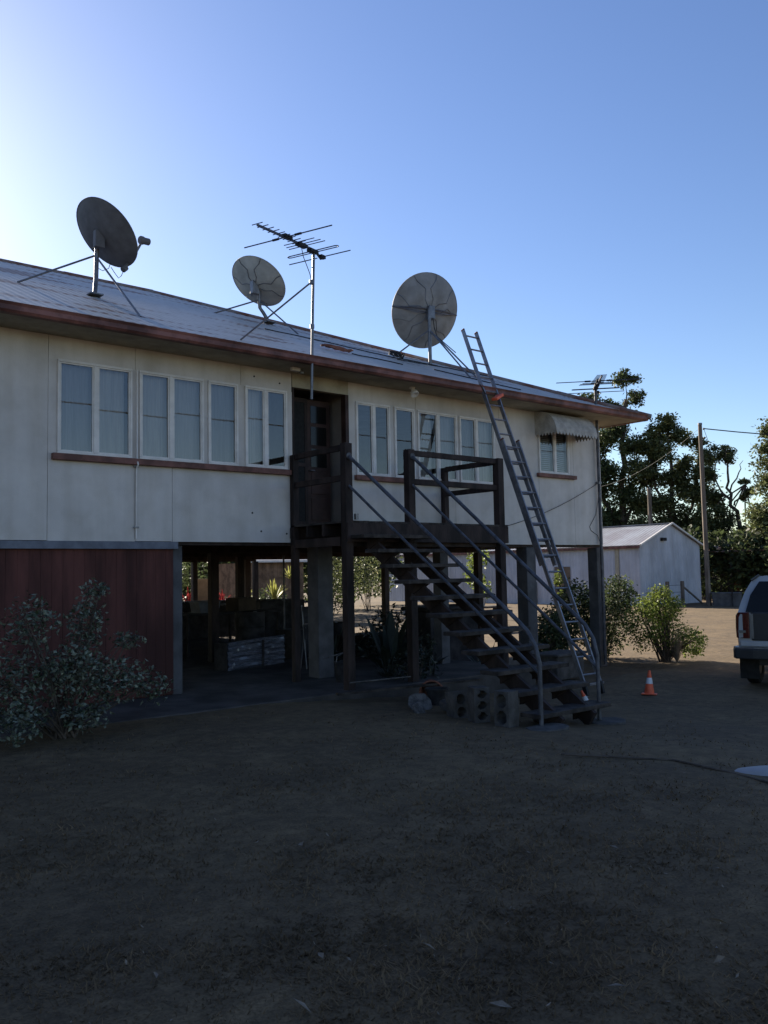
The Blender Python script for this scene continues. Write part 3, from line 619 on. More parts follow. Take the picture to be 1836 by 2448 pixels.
def pot(name, label, loc, rot, r, h, m):
    p = thing(name, label, 'pot', loc); p.rotation_euler = rot
    obj('pot_body', MB().lathe([(0, 0), (r*.7, 0), (r*.98, h*.9), (r*.92, h*.9), (r*.66, h*.1), (0, h*.1)], 22), m, p, smooth=True)
    obj('pot_rim', MB().lathe([(r*.97, h*.88), (r*1.08, h*.88), (r*1.08, h), (r*.95, h), (r*.92, h*.88)], 22), m, p)
pot('plant_pot', 'empty terracotta pot lying on its side, its round rim facing the lawn', (8.35, -2.0, .02), (R(97), 0, R(-40)), .16, .3, M['terracotta'])
pot('plant_pot', 'upright dark pot on the ground beneath the stairs', (8.0, -2.5, gz(8)), (0, 0, 0), .15, .22, M['clutter'])
tag(obj('timber_plank', MB().bar((6.9, -1.75, .05), (8.9, -2.45, .12), .12, .03), M['greywood']), 'long weathered plank lying on the ground under the landing', 'plank')
tag(obj('pvc_pipe', MB().tube([(7.0, -1.9, .2), (8.2, -1.75, .16)], .010, 6), M['stone']), 'thin white pipe lying beside the first landing post', 'pipe')
tag(obj('pvc_pipe', MB().tube([(7.3, -.9, .42), (7.95, -.75, .5)], .009, 6), M['stone']), 'short pale pipe leaning across the gap behind the landing post', 'pipe')
tk = thing('steel_tank', 'dark open steel tank with rolled rim standing behind the stairs', 'tank', (12.2, 1.75, -.35), R(4))
obj('tank_body', MB().prism([(-.72, -.35, 0), (.66, -.35, 0), (.72, -.35, 1.22), (-.72, -.35, 1.22)], (0, .7, 0)), M['clutter'], tk, bevel=.02)
obj('rim', MB().tube([(-.76, -.38, 1.25), (.78, -.38, 1.25), (.8, .36, 1.25), (-.76, .38, 1.25), (-.76, -.38, 1.25)], .04, 8), M['clutter'], tk, smooth=True)
pl_ = thing('concrete_plinth', 'low concrete plinth with pale top behind the foot of the ladder', 'plinth', (12.75, -.75, -.36), R(6))
obj('plinth_body', MB().box((-.45, -.25, 0), (.45, .25, .42)), M['concrete'], pl_, bevel=.02); obj('cap_slab', MB().box((-.5, -.3, .422), (.5, .3, .47)), M['concrete'], pl_, bevel=.012)
# white lid on the lawn
o = obj('plastic_lid', MB().lathe([(0, .06), (.3, .055), (.42, .03), (.45, .0), (.43, .0), (.3, .035), (0, .04)], 30), M['water'], None, smooth=True)
o.location = (7.11, -7.59, gz(7)+.004); o.rotation_euler = (R(-3), R(2), R(-38)); o.scale = (.98, .44, .7); tag(o, 'shallow white plastic lid lying on the lawn at the right edge', 'lid')
tag(obj('lawn_groove', MB().tube([(6.2, -6.0, gz(6.2)+.012), (6.8, -6.75, gz(6.8)+.012), (6.7, -7.3, gz(6.7)+.012), (6.5, -7.9, gz(6.5)+.012), (6.1, -8.9, gz(6.1)+.012)], .010, 6), M['bark']), 'dark hose lying across the lawn towards the right edge', 'groove')  # thin dark tube added to stand in for a shallow groove in the lawn
# fallen leaves
for k, (x, y) in enumerate([(3.9, -8.1), (3.3, -8.45), (2.6, -8.15), (4.3, -7.9), (2.2, -7.9), (1.9, -8.2), (2.9, -8.9), (3.4, -9.05), (5.2, -7.0), (4.6, -6.4), (2.45, -8.7), (3.0, -6.6), (1.6, -7.6), (3.75, -8.85)]):
    s = random.uniform(.022, .05); o = obj('fallen_leaf', MB().face((-s, 0, .004), (0, -s*.4, .012), (s, 0, .018)).face((-s, 0, .004), (s, 0, .018), (0, s*.42, .024)), M['deadleaf'])
    o.location = (x, y, gz(x)+.02); o.rotation_euler = (random.uniform(-.3, .3), random.uniform(-.3, .3), random.uniform(0, 6)); tag(o, 'small pale dead leaf lying on the dark lawn', 'leaf', 'dead leaves on the lawn')

q_ = 350; dl = 1.9+10*RN.random(q_)**1.3; al = R(50)+RN.uniform(-R(28), R(28), q_); lx = dl*np.cos(al); ly = -11+dl*np.sin(al); kp = (ly < -1.7); lx = lx[kp]; ly = ly[kp]
lt = obj('leaf_litter', leaves('leaf_litter', np.stack([lx, ly, np.array([gz(a) for a in lx])+.012], -1), RN.uniform(.012, .035, len(lx)), M['deadleaf'], .4, 0, 3)); lt['kind'] = 'stuff'; tag(lt, 'scattered twigs and tiny leaf litter over the shaded lawn', 'leaf litter')
# ------------------------------------------------------------------ shrubs and plants
def shrub(name, label, cat, loc, clumps, m, size, stems=8, aspect=.45, up=.3, group=None, sh=.35):
    S_ = thing(name, label, cat, loc, group=group)
    P = np.concatenate([clump(c, r, n, sh) for c, r, n in clumps]); P = P[P[:, 2] > .02]
    obj('foliage', leaves('foliage', P, size, m, aspect, .0, up), None, S_)
    mb = MB()
    for k in range(stems):
        c, r, n = clumps[k % len(clumps)]; c = Vector(c); t = Vector((random.uniform(-.1, .1), random.uniform(-.1, .1), 0)); e = c+Vector((random.uniform(-.5, .5)*r[0], random.uniform(-.5, .5)*r[1], random.uniform(0, .6)*r[2]))
        mb.tube([t, t.lerp(e, .5)+Vector((random.uniform(-.06, .06), random.uniform(-.06, .06), .05)), e], [.014, .01, .005], 5)
    obj('stems', mb, M['bark'], S_); return S_
shrub('variegated_shrub', 'loose variegated shrub with pale-edged leaves before the red board wall', 'shrub', (3.25, -1.9, 0),
      [((-.35, .1, .55), (.45, .35, .5), 850), ((.1, -.1, .7), (.38, .35, .32), 884), ((.28, .1, 1.15), (.22, .25, .32), 442), ((-.3, .1, 1.2), (.32, .3, .30), 408), ((.55, -.05, .55), (.42, .3, .26), 714), ((.38, .1, 1.5), (.16, .18, .16), 136), ((-.55, -.3, .28), (.3, .3, .25), 408), ((.75, .1, .95), (.2, .2, .12), 153), ((1.0, .0, .42), (.24, .2, .2), 187), ((.15, -.25, .25), (.3, .25, .2), 272), ((-.9, 0, .8), (.4, .4, .5), 595)], M['leafV'], .062, 40, .5, .5, sh=.2)
shrub('yellow_green_shrub', 'sunlit yellow-green shrub at the right corner of the house', 'shrub', (16.25, -.75, -.36),
      [((.05, .1, 1.15), (.5, .5, .36), 2600), ((-.5, .2, .8), (.4, .45, .6), 1700), ((.5, -.3, .4), (.34, .35, .34), 1300), ((.1, 0, .6), (.5, .45, .4), 1100), ((.2, .2, 1.45), (.25, .25, .2), 380)], M['leafC'], .062, 60, .5, .4)
shrub('dark_shrub', 'dark leafy shrub behind the corner post, left of the yellow-green shrub', 'shrub', (16.1, .7, -.36),
      [((0, 0, .8), (.8, .6, .8), 3600), ((-.6, .3, 1.2), (.55, .5, .6), 2000), ((-1.0, .6, .6), (.6, .5, .6), 1600), ((.5, -.1, 1.35), (.5, .4, .5), 1500)], M['leafA'], .08, 20, .5, .3)
shrub('small_shrub', 'small twiggy shrub seen between the ladder and the third post', 'shrub', (13.9, .4, -.36),
      [((0, 0, .85), (.3, .25, .35), 420), ((.3, .2, .45), (.4, .3, .4), 800), ((.8, .3, .7), (.45, .3, .55), 900), ((-.2, .1, .3), (.4, .3, .35), 500)], M['leafA'], .085, 12, .5, .3)
def strap(name, label, loc, n, L_, wd_, m, spread=.8, cat='plant', group=None, arch=.4):
    S_ = thing(name, label, cat, loc, group=group); mb_ = []
    for k in range(n):
        t = 2*math.pi*k/n*2.4+random.uniform(-.3, .3); l = L_*random.uniform(.65, 1.1); tl = random.uniform(.12, spread); d = Vector((math.cos(t), math.sin(t), 0)); s = Vector((-d.y, d.x, 0)); mb = MB(); pv = None
        for i in range(6):
            q = i/5; w_ = wd_*(.55+1.2*q)*(1-q)**.7*1.25+.002; p = d*(l*tl*q)+Vector((0, 0, l*(1-tl*.45)*q-arch*l*tl*q*q)); cur = [p-s*w_/2+Vector((0, 0, .12*w_)), p, p+s*w_/2+Vector((0, 0, .12*w_))]
            if pv: i0 = len(mb.v); mb.v += [tuple(v) for v in pv+cur]; mb.f += [(i0, i0+1, i0+4, i0+3), (i0+1, i0+2, i0+5, i0+4)]
            pv = cur
        obj('leaf', mb, m, S_)
    return S_
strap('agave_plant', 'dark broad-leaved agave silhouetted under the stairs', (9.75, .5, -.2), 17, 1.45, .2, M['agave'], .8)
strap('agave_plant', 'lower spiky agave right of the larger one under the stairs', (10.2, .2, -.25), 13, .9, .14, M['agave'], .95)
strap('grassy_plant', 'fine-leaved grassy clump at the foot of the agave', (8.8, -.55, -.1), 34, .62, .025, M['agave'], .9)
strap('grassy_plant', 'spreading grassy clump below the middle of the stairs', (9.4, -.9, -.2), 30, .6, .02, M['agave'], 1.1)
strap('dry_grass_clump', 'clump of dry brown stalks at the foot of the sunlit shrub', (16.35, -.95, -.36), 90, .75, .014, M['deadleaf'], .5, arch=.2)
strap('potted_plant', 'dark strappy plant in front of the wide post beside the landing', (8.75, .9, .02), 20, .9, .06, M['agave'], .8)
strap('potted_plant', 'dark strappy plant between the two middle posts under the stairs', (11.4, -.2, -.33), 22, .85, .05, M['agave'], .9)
shrub('undercroft_shrub', 'low dark shrub under the house behind the large agave', 'shrub', (10.6, 1.9, -.3), [((0, 0, .5), (.6, .5, .5), 700), ((.5, .3, .9), (.4, .4, .4), 350)], M['agave'], .1, 8)
shrub('undercroft_shrub', 'loose dark shrub under the house left of the stair foot', 'shrub', (8.9, -1.0, -.15), [((0, 0, .3), (.5, .4, .3), 420), ((.3, .1, .6), (.3, .3, .25), 180)], M['agave'], .08, 8)
bk_ = thing('bucket', 'dark plastic bucket on the slab beside the landing post', 'bucket', (7.9, -.6, .02)); obj('bucket_body', MB().lathe([(0, 0), (.12, 0), (.155, .3), (.145, .3), (.11, .02), (0, .02)], 18), M['clutter'], bk_, smooth=True); obj('handle', MB().tube([(-.15, 0, .28), (-.13, 0, .38), (0, 0, .43), (.13, 0, .38), (.15, 0, .28)], .006, 5), M['galv'], bk_)
ch_ = thing('folding_chair', 'dark folded chair leaning under the house by the wide post', 'chair', (8.7, 1.4, .02), R(20)); obj('seat', MB().box((-.22, -.03, .35), (.22, .0, .75)), M['clutter'], ch_); obj('backrest', MB().box((-.22, .01, .76), (.22, .04, 1.05)), M['clutter'], ch_)
for sx_ in (-.21, .21): obj('leg', MB().tube([(sx_, -.06, 0), (sx_, .03, 1.08)], .013, 6), M['galv'], ch_); obj('leg', MB().tube([(sx_*.9, .08, 0), (sx_*.9, -.02, .7)], .013, 6), M['galv'], ch_)
# sunlit garden behind the house
strap('cordyline_plant', 'red-leaved cordyline in the garden behind the house, right of the tan screen', (14.95, 15.6, .55), 24, .75, .07, M['leafR'], .8)
strap('cordyline_plant', 'red-leaved cordyline behind the house, hard left beside the tan screen', (13.75, 15.7, .55), 20, .8, .07, M['leafR'], .6)
strap('spider_plant', 'yellow-green strap-leaved plant behind the house in front of the brown shed corner', (15.8, 15.5, .7), 24, .8, .06, M['leafY'], .8)
strap('spider_plant', 'bright yellow-green plant behind the house below the brown shed wall', (16.85, 15.2, .65), 30, .95, .07, M['leafY'], .6)
strap('bromeliad_plant', 'pale orange-yellow rosette raised behind the house by the narrow posts', (17.36, 15.0, 1.45), 26, .55, .05, M['leafY'], 1.0)
for k, (nm, lb, loc, cl, m_) in enumerate([
    ('garden_shrub', 'broad dark shrub behind the house at the left end of the garden', (12.9, 16.6, 0), [((0, 0, .9), (.9, .7, .9), 900), ((.7, 0, 1.7), (.8, .6, .7), 600)], 'leafA'),
    ('garden_shrub', 'dark shrub behind the house beneath the red cordyline', (15.0, 16.4, 0), [((0, 0, .4), (1.0, .7, .6), 900), ((-.4, .5, 1.8), (.9, .5, .6), 350)], 'leafA'),
    ('garden_shrub', 'low dark shrub behind the house below the yellow strap plants', (16.9, 16.0, 0), [((0, 0, .5), (1.1, .7, .6), 900)], 'leafA'),
    ('garden_shrub', 'tall sunlit shrub behind the house seen just right of the wide post', (19.9, 15.9, 0), [((0, 0, 1.9), (.8, .7, 1.1), 800), ((.2, 0, .8), (.8, .7, .7), 600)], 'leafB'),
    ('garden_shrub', 'leafy green shrub behind the house beyond the stair landing', (23.0, 17.5, 0), [((0, 0, 2.2), (1.3, .8, .9), 900), ((-.9, 0, 1.3), (.9, .7, .9), 700), ((.5, 0, 1.0), (.7, .7, .5), 300)], 'leafB'),
    ('climbing_plant', 'tall leafy plant catching sun against the shed wall, seen under the stairs', (25.6, 13.6, -.35), [((0, 0, 2.5), (.5, .5, .55), 420), ((-.25, 0, 1.75), (.42, .4, .5), 380), ((.3, 0, 1.2), (.4, .4, .5), 200)], 'leafC'),
    ('sapling', 'slim sapling with a few bright leaves in front of the shed wall', (30.6, 13.5, -.35), [((0, 0, 1.55), (.26, .26, .36), 110), ((.1, 0, .9), (.1, .1, .2), 20)], 'leafC'),
    ]): shrub(nm, lb, 'plant' if k > 4 else 'shrub', loc, cl, M[m_], .14 if k < 5 else .17, 8, .45, .3)
pn = thing('privacy_screen', 'tan board screen standing in the garden behind the left bay', 'screen', (13.9, 14.9, 0))
obj('board', MB().box((-.32, -.03, 0), (.32, .03, 1.52)), M['tan'], pn, bevel=.01); obj('edge_post', MB().box((-.37, -.04, 0), (-.325, .04, 1.56)), M['white'], pn); obj('edge_post', MB().box((.325, -.04, 0), (.37, .04, 1.5)), M['tan'], pn)  # left edge post is white: its sunlit edge is put into the colour
# brown garden shed behind
BS = thing('garden_shed', 'low brown boarded shed behind the house, seen between the posts', 'shed', (18.2, 20, 0))
for k in range(17): obj('plank', MB().box((k*.19, 0, 0), (k*.19+.18, .04, 2.15)), M['brownwall'], BS)
obj('wall', MB().box((0, .05, 0), (3.23, 2.4, 2.1)), M['brownwall'], BS)
obj('roof', MB().prism([(-.15, -.2, 2.16), (-.15, 2.6, 2.5), (-.15, 2.6, 2.54), (-.15, -.2, 2.2)], (3.6, 0, 0)), M['shedroof'], BS); obj('gutter', MB().box((-.15, -.28, 2.12), (3.45, -.2, 2.21)), M['white'], BS)

# ------------------------------------------------------------------ clutter under the house
def crate(name, label, cat, a, b, m, rz=0, bev=.01):
    o = thing(name, label, cat, ((a[0]+b[0])/2, (a[1]+b[1])/2, a[2]), rz); dx, dy, dz = [(b[k]-a[k]) for k in range(3)]
    obj('carton', MB().box((-dx/2, -dy/2, 0), (dx/2, dy/2, dz)), m, o, bevel=bev)
    obj('flap', MB().box((-dx/2+.004, -dy/2+.004, dz+.002), (-.006, dy/2-.004, dz+.008)), m, o); obj('flap', MB().box((.006, -dy/2+.004, dz+.002), (dx/2-.004, dy/2-.004, dz+.009)), m, o); return o
wb = thing('wrapped_parcel', 'long parcel shrink-wrapped in shiny plastic on the slab under the house', 'parcel', (8.1, 2.4, .02), R(18))
mb = MB(); n1, n2 = 34, 12; 
for i in range(n1):
    for j in range(n2):
        q = []
        for (ii, jj) in ((i, j), (i+1, j), (i+1, j+1), (i, j+1)):
            t = ii/n1; s = jj/n2; q.append((-.76+1.52*t, -.16+.016*math.sin(s*31+t*5+math.sin(t*9))+.008*math.sin(s*67-t*11), .47*s+.04*t*s))
        mb.face(*q)
me = obj('wrap', mb, M['plastic_wrap'], wb, smooth=True)
obj('contents', MB().box((-.755, -.13, 0), (.755, .16, .46)), M['clutter'], wb); obj('tape', MB().box((.1, -.185, .0), (.16, -.18, .46)), M['clutter'], wb)
def table(name, label, a, b, h, m):
    t = thing(name, label, 'table', ((a[0]+b[0])/2, (a[1]+b[1])/2, .02)); dx, dy = (b[0]-a[0])/2, (b[1]-a[1])/2
    obj('table_top', MB().box((-dx, -dy, h-.04), (dx, dy, h)), m, t, bevel=.006)
    for sx_ in (-1, 1):
        for sy_ in (-1, 1): obj('leg', MB().cbox((sx_*(dx-.05), sy_*(dy-.05), (h-.042)/2), (.05, .05, h-.042)), m, t)
table('work_table', 'dark work table under the house behind the wrapped parcel', (8.0, 4.6), (10.2, 5.5), .86, M['clutter'])
table('work_table', 'second dark work table deeper under the house', (10.6, 7.5), (13.2, 8.5), .9, M['clutter'])
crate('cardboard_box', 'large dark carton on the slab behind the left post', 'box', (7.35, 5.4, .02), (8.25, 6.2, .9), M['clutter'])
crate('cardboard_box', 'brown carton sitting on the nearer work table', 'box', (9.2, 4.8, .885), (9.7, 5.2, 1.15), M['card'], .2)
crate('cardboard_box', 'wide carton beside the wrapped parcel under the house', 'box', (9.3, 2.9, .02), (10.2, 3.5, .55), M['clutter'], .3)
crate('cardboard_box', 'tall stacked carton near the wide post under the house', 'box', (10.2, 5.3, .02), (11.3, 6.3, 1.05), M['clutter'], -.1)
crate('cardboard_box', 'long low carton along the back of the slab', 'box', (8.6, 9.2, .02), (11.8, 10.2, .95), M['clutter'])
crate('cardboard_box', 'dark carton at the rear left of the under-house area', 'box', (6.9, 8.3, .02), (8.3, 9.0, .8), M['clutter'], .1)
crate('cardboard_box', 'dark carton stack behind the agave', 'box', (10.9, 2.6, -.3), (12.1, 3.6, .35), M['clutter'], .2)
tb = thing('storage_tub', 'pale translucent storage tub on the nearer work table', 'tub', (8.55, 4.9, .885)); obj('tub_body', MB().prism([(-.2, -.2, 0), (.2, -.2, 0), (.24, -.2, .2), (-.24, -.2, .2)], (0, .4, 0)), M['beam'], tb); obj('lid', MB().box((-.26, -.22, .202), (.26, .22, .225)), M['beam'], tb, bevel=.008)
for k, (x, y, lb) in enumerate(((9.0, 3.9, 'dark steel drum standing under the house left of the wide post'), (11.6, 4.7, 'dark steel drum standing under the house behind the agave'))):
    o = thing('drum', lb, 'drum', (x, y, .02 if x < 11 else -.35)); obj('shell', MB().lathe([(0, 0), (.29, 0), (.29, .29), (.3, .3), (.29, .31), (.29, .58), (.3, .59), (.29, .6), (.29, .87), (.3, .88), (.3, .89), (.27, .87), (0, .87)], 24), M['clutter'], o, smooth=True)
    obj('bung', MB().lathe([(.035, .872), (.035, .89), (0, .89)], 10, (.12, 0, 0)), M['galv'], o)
tag(obj('tall_pipe', MB().tube([(9.35, 3.2, .02), (9.38, 3.25, 2.0)], .018, 8), M['pipe']), 'slim pale pipe standing upright under the house', 'pipe')
dbench = thing('low_bench', 'low bench with a pale edge beyond the stairs, holding a white tub', 'bench', (20.9, 9.1, -.35))
obj('bench_top', MB().box((-1.1, -.25, .72), (1.1, .25, .78)), M['greywood'], dbench)
for s in (-.95, .95): obj('leg', MB().box((s-.05, -.2, 0), (s+.05, .2, .718)), M['greywood'], dbench)
tb = thing('white_tub', 'small white tub on the low bench beyond the stairs', 'tub', (20.95, 9.05, .435)); obj('tub_body', MB().lathe([(0, 0), (.13, 0), (.17, .26), (.155, .26), (.12, .02), (0, .02)], 18), M['water'], tb, smooth=True); obj('tub_rim', MB().lathe([(.168, .25), (.185, .25), (.185, .275), (.16, .275)], 18), M['water'], tb)

# ------------------------------------------------------------------ shed beyond the yard
SH = thing('metal_shed', 'long pale corrugated shed with low gable beyond the sunlit yard', 'shed', (0, 0, 0))
sx0, sx1, sy0, sy1, ez, rz2 = 37.95, 43.7, 14.2, 34.0, 2.76, 3.86; zb = -.36
def cz(t): return .012*math.sin(2*math.pi*t/.22)
mb = MB(); pv = None
for i in range(int((sy1-sy0)/.055)+1):
    y = sy0+i*.055; c_ = [(sx0+cz(y), y, zb), (sx0+cz(y), y, ez)]
    if pv: mb.face(pv[0], pv[1], c_[1], c_[0])
    pv = c_
obj('side_wall', mb, M['shed'], SH)
mb = MB(); pv = None; xm = (sx0+sx1)/2
for i in range(int((sx1-sx0)/.055)+1):
    x = sx0+i*.055; zt_ = rz2-(rz2-ez)*abs(x-xm)/(xm-sx0); c_ = [(x, sy0+cz(x), zb), (x, sy0+cz(x), zt_)]
    if pv: mb.face(pv[0], c_[0], c_[1], pv[1])
    pv = c_
obj('gable_wall', mb, M['shed'], SH)
obj('end_wall', MB().face((sx1, sy0, zb), (sx1, sy1, zb), (sx1, sy1, ez), (sx1, sy0, ez)).face((sx0, sy1, zb), (sx1, sy1, zb), (sx1, sy1, ez), (xm, sy1, rz2), (sx0, sy1, ez)), M['shed'], SH)
for s in (-1, 1):
    mb = MB(); pv = None; xe = sx0-.12 if s < 0 else sx1+.12; ze = ez-.045
    for i in range(int((sy1-sy0+.3)/.055)+1):
        y = sy0-.15+i*.055; c_ = [(xe, y, ze+cz(y)+.03), (xm, y, rz2+cz(y)+.03)]
        if pv: mb.face(pv[0], pv[1], c_[1], c_[0])
        pv = c_
    rf_ = obj('roof', mb, M['shedroof'], SH)
    obj('barge_capping', MB().bar((xe, sy0-.17, ze+.03), (xm, sy0-.17, rz2+.05), .07, .08), M['white'], rf_)
obj('ridge_cap', MB().bar((xm, sy0-.16, rz2+.05), (xm, sy1+.1, rz2+.05), .3, .03), M['shedroof'], SH)
obj('gutter', MB().box((sx0-.2, sy0-.1, ez-.17), (sx0-.09, sy1, ez-.05)), M['gutter'], SH)
obj('door', MB().box((sx0-.045, 18.55, zb), (sx0-.015, 19.6, 1.72)), M['tan'], SH)
obj('downpipe', MB().tube([(sx0-.06, 20.9, .9), (sx0-.06, 20.9, zb)], .04, 6), M['galv'], SH)
obj('corner_post', MB().box((sx0-.07, 15.4, zb), (sx0-.02, 15.62, ez-.17)), M['soffit'], SH)
obj('gable_lamp', MB().cbox((xm-.75, sy0-.08, 3.05), (.35, .16, .16)), M['clutter'], SH)
G = thing('wire_gate', 'small wire gate between two timber posts in front of the shed gable', 'gate', (38.3, 12.9, -.36))
for x in (0, 1.35): obj('post', MB().box((x-.07, -.07, 0), (x+.07, .07, 1.25)), M['polewood'], G)
for z in (.35, .7, 1.05): obj('wire', MB().bar((.07, 0, z), (1.28, 0, z), .02), M['cable'], G)
obj('stay', MB().bar((1.45, 0, .95), (3.2, 0, .05), .07), M['polewood'], G)
PO = thing('power_pole', 'tall timber power pole in front of the trees', 'pole', (39.55, 11.5, -.36))
obj('shaft', MB().tube([(.1, 0, 0), (.05, 0, 4.5), (0, 0, 9.05)], [.125, .11, .095], 12), M['polewood'], PO, smooth=True)
obj('pole_cap', MB().lathe([(.0, .04), (.105, .03), (.11, -.06), (.0, -.06)], 12, (0, 0, 9.06)), M['galv'], PO)
obj('insulator', MB().lathe([(0, 0), (.04, 0), (.05, .06), (.03, .1), (0, .11)], 8, (.17, -.1, 8.75)), M['black'], PO); obj('insulator', MB().lathe([(0, 0), (.04, 0), (.05, .06), (.03, .1), (0, .11)], 8, (.2, -.1, 8.3)), M['black'], PO)
obj('drop_wire', MB().tube([(.18, -.1, 8.8), (.35, -.2, 8.2), (.2, -.12, 8.1)], .012, 5), M['cable'], PO)
tag(obj('power_line', MB().tube(sag((39.7, 11.4, 8.45), (72, -16, 12.5), 2.4, 26), .028, 5), M['cable']), 'sagging power cable running right from the pole top', 'cable')
tag(obj('power_line', MB().tube(sag((39.5, 11.6, 8.4), (48, 24, 7.0), .5, 16), .008, 5), M['cable']), 'thin power cable running left from the pole into the trees', 'cable')
tag(obj('street_cable', MB().tube(sag((-60, -27, 10.2), (75, -25, 9.9), .9, 40), .032, 5), M['cable']), 'overhead street cable mirrored as a dark line across the window panes', 'cable')
P2 = thing('timber_pole', 'short grey timber pole rising behind the shed ridge', 'pole', (48.5, 20.3, -.36)); obj('shaft', MB().tube([(0, 0, 0), (0, 0, 7.0)], [.16, .13], 10), M['polewood'], P2); obj('pole_cap', MB().lathe([(0, .03), (.14, .02), (.14, -.04), (0, -.04)], 10, (0, 0, 7.01)), M['galv'], P2)
TR = thing('water_trough', 'grey concrete trough on the ground beside the power pole', 'trough', (39.9, 10.7, -.36), R(-58))
obj('trough_body', MB().prism([(-.6, -.28, 0), (.6, -.28, 0), (.68, -.34, .62), (-.68, -.34, .62)], (0, .6, 0)), M['post'], TR, bevel=.02); obj('lip', MB().box((-.7, -.37, .622), (.7, .3, .68)), M['post'], TR, bevel=.01); obj('strap', MB().box((.2, -.4, .0), (.27, -.36, .7)), M['clutter'], TR)
LN = thing('lean_to', 'dark red open lean-to under the trees at the far right', 'shed', (0, 0, -.36))
obj('back_wall', MB().box((50.0, 4, 0), (50.1, 18, 2.9)), M['darkwood'], LN); obj('roof', MB().prism([(46.4, 4, 2.75), (50.4, 4, 3.2), (50.4, 4, 3.25), (46.4, 4, 2.8)], (0, 14, 0)), M['roofcap'], LN)
for y in (5, 8, 11, 14, 17): obj('post', MB().box((46.6, y-.06, 0), (46.72, y+.06, 2.76)), M['greywood'], LN)
obj('fuel_can', MB().cbox((48, 14.2, .9), (.5, .5, .8)), M['terracotta'], LN)

# ------------------------------------------------------------------ trees
def tree(name, label, loc, clumps, limbs, m, size=.24, rz=R(-52), r0_=.25, dens=.82):
    T_ = thing(name, label, 'tree', loc, rz)
    mb = MB()
    for pts, ra in limbs:
        pts = [Vector(p) for p in pts]; fine = []
        for a_, b_ in zip(pts[:-1], pts[1:]):
            for k in range(3): fine.append(a_.lerp(b_, k/3)+(Vector((random.uniform(-.16, .16), random.uniform(-.16, .16), 0)) if fine else Vector()))
        fine.append(pts[-1]); mb.tube(fine, [ra*(1-.75*i/(len(fine)-1)) for i in range(len(fine))], 7)
    for c, r in clumps:                        # branchlets into each clump
        c = Vector(c); tr = min(limbs, key=lambda l: (Vector(l[0][-1])-c).length)[0]; p = Vector(tr[-1]).lerp(Vector(tr[-2]), .3)
        mb.tube([p, p.lerp(c, .55)+Vector((random.uniform(-.3, .3), random.uniform(-.3, .3), random.uniform(-.2, .3))), c], [.06, .04, .015], 5)
        for k in range(3):
            e = c+Vector((random.uniform(-1, 1)*r, random.uniform(-1, 1)*r, random.uniform(-.5, .8)*r)); mb.tube([c, e], [.025, .008], 4)
    obj('trunk', mb, M['bark'], T_)
    Ps = []
    for c, r in clumps:
        k = max(5, int(6+r*4))
        for j in range(k):
            cc = clump(c, (r*1.05, r*1.05, r*.85), 1, .2)[0]; rr_ = r*random.uniform(.3, .55); Ps.append(cc+RN.normal(size=(int(300*rr_*rr_*dens*(.3/size)**2*1.9)+12, 3))*np.array([rr_, rr_, rr_*.7])*.62)
    P = np.concatenate(Ps); obj('crown', leaves('crown', P, size, m, .5, .15, .25), None, T_); return T_
tree('gum_tree', 'tall dark tree behind the eave corner, topmost in the tree row', (52.4, 25, -.4),
     [((-1.9, 0, 14.0), .9), ((.5, 0, 15.3), .8), ((1.2, .5, 14.3), .75), ((-.5, 0, 13.5), .9), ((.4, 0, 12.6), .9), ((-.2, 0, 11.4), 1.3), ((-1.6, .5, 10.6), 1.2), ((.9, -.5, 10.4), 1.1), ((-2.6, 0, 9.3), 1.2), ((-.9, 0, 8.8), 1.4), ((1.3, 0, 8.6), 1.1), ((-2.2, 0, 7.2), 1.4), ((.3, 0, 7.0), 1.3), ((1.9, 0, 6.6), 1.0), ((-3.2, 0, 5.6), 1.5), ((-.9, 0, 5.3), 1.5), ((1.3, 0, 4.8), 1.3), ((-4.6, 0, 8), 1.6), ((-4.8, 0, 5), 1.6), ((-2.5, 0, 3.8), 1.5), ((.2, 0, 3.6), 1.4)],
     [(((0, 0, 0), (-.1, 0, 4), (.1, 0, 8), (.3, 0, 12), (.5, 0, 14)), .35), (((-.1, 0, 4), (-1.2, 0, 7), (-1.8, 0, 10.5)), .2), (((0, 0, 5), (1.2, 0, 7), (1.6, 0, 9)), .15), (((0, 0, 3), (-2.6, .3, 5.5), (-4, 0, 7.5)), .16)], M['leafA'])
tree('gum_tree', 'broad dark tree left of the power pole with a pointed top', (53.5, 21.7, -.4),
     [((-.1, 0, 12.0), .75), ((-.7, 0, 11.2), .95), ((.5, 0, 11.0), .8), ((-1.5, 0, 10.6), .9), ((1.9, 0, 10.4), .6), ((2.2, .3, 9.5), .7), ((-.6, 0, 9.7), 1.1), ((.9, 0, 9.3), .9), ((-1.8, 0, 8.6), 1.1), ((.2, 0, 8.0), 1.2), ((2.1, 0, 8.2), .8), ((1.3, 0, 7.0), 1.1), ((-1.5, 0, 6.6), 1.2), ((2.6, 0, 6.4), .9), ((-.1, 0, 5.6), 1.2), ((1.8, 0, 5.0), 1.1), ((-1.7, 0, 4.6), 1.2), ((.3, 0, 3.6), 1.3), ((2.6, 0, 4.0), 1.1)],
     [(((0, 0, 0), (.2, 0, 3.5), (-.1, 0, 7), (-.2, 0, 11)), .3), (((.2, 0, 3.5), (1.2, 0, 6), (1.8, 0, 9.5)), .16), (((0, 0, 5), (-1.2, 0, 7.5), (-1.4, 0, 10)), .14)], M['leafB'])
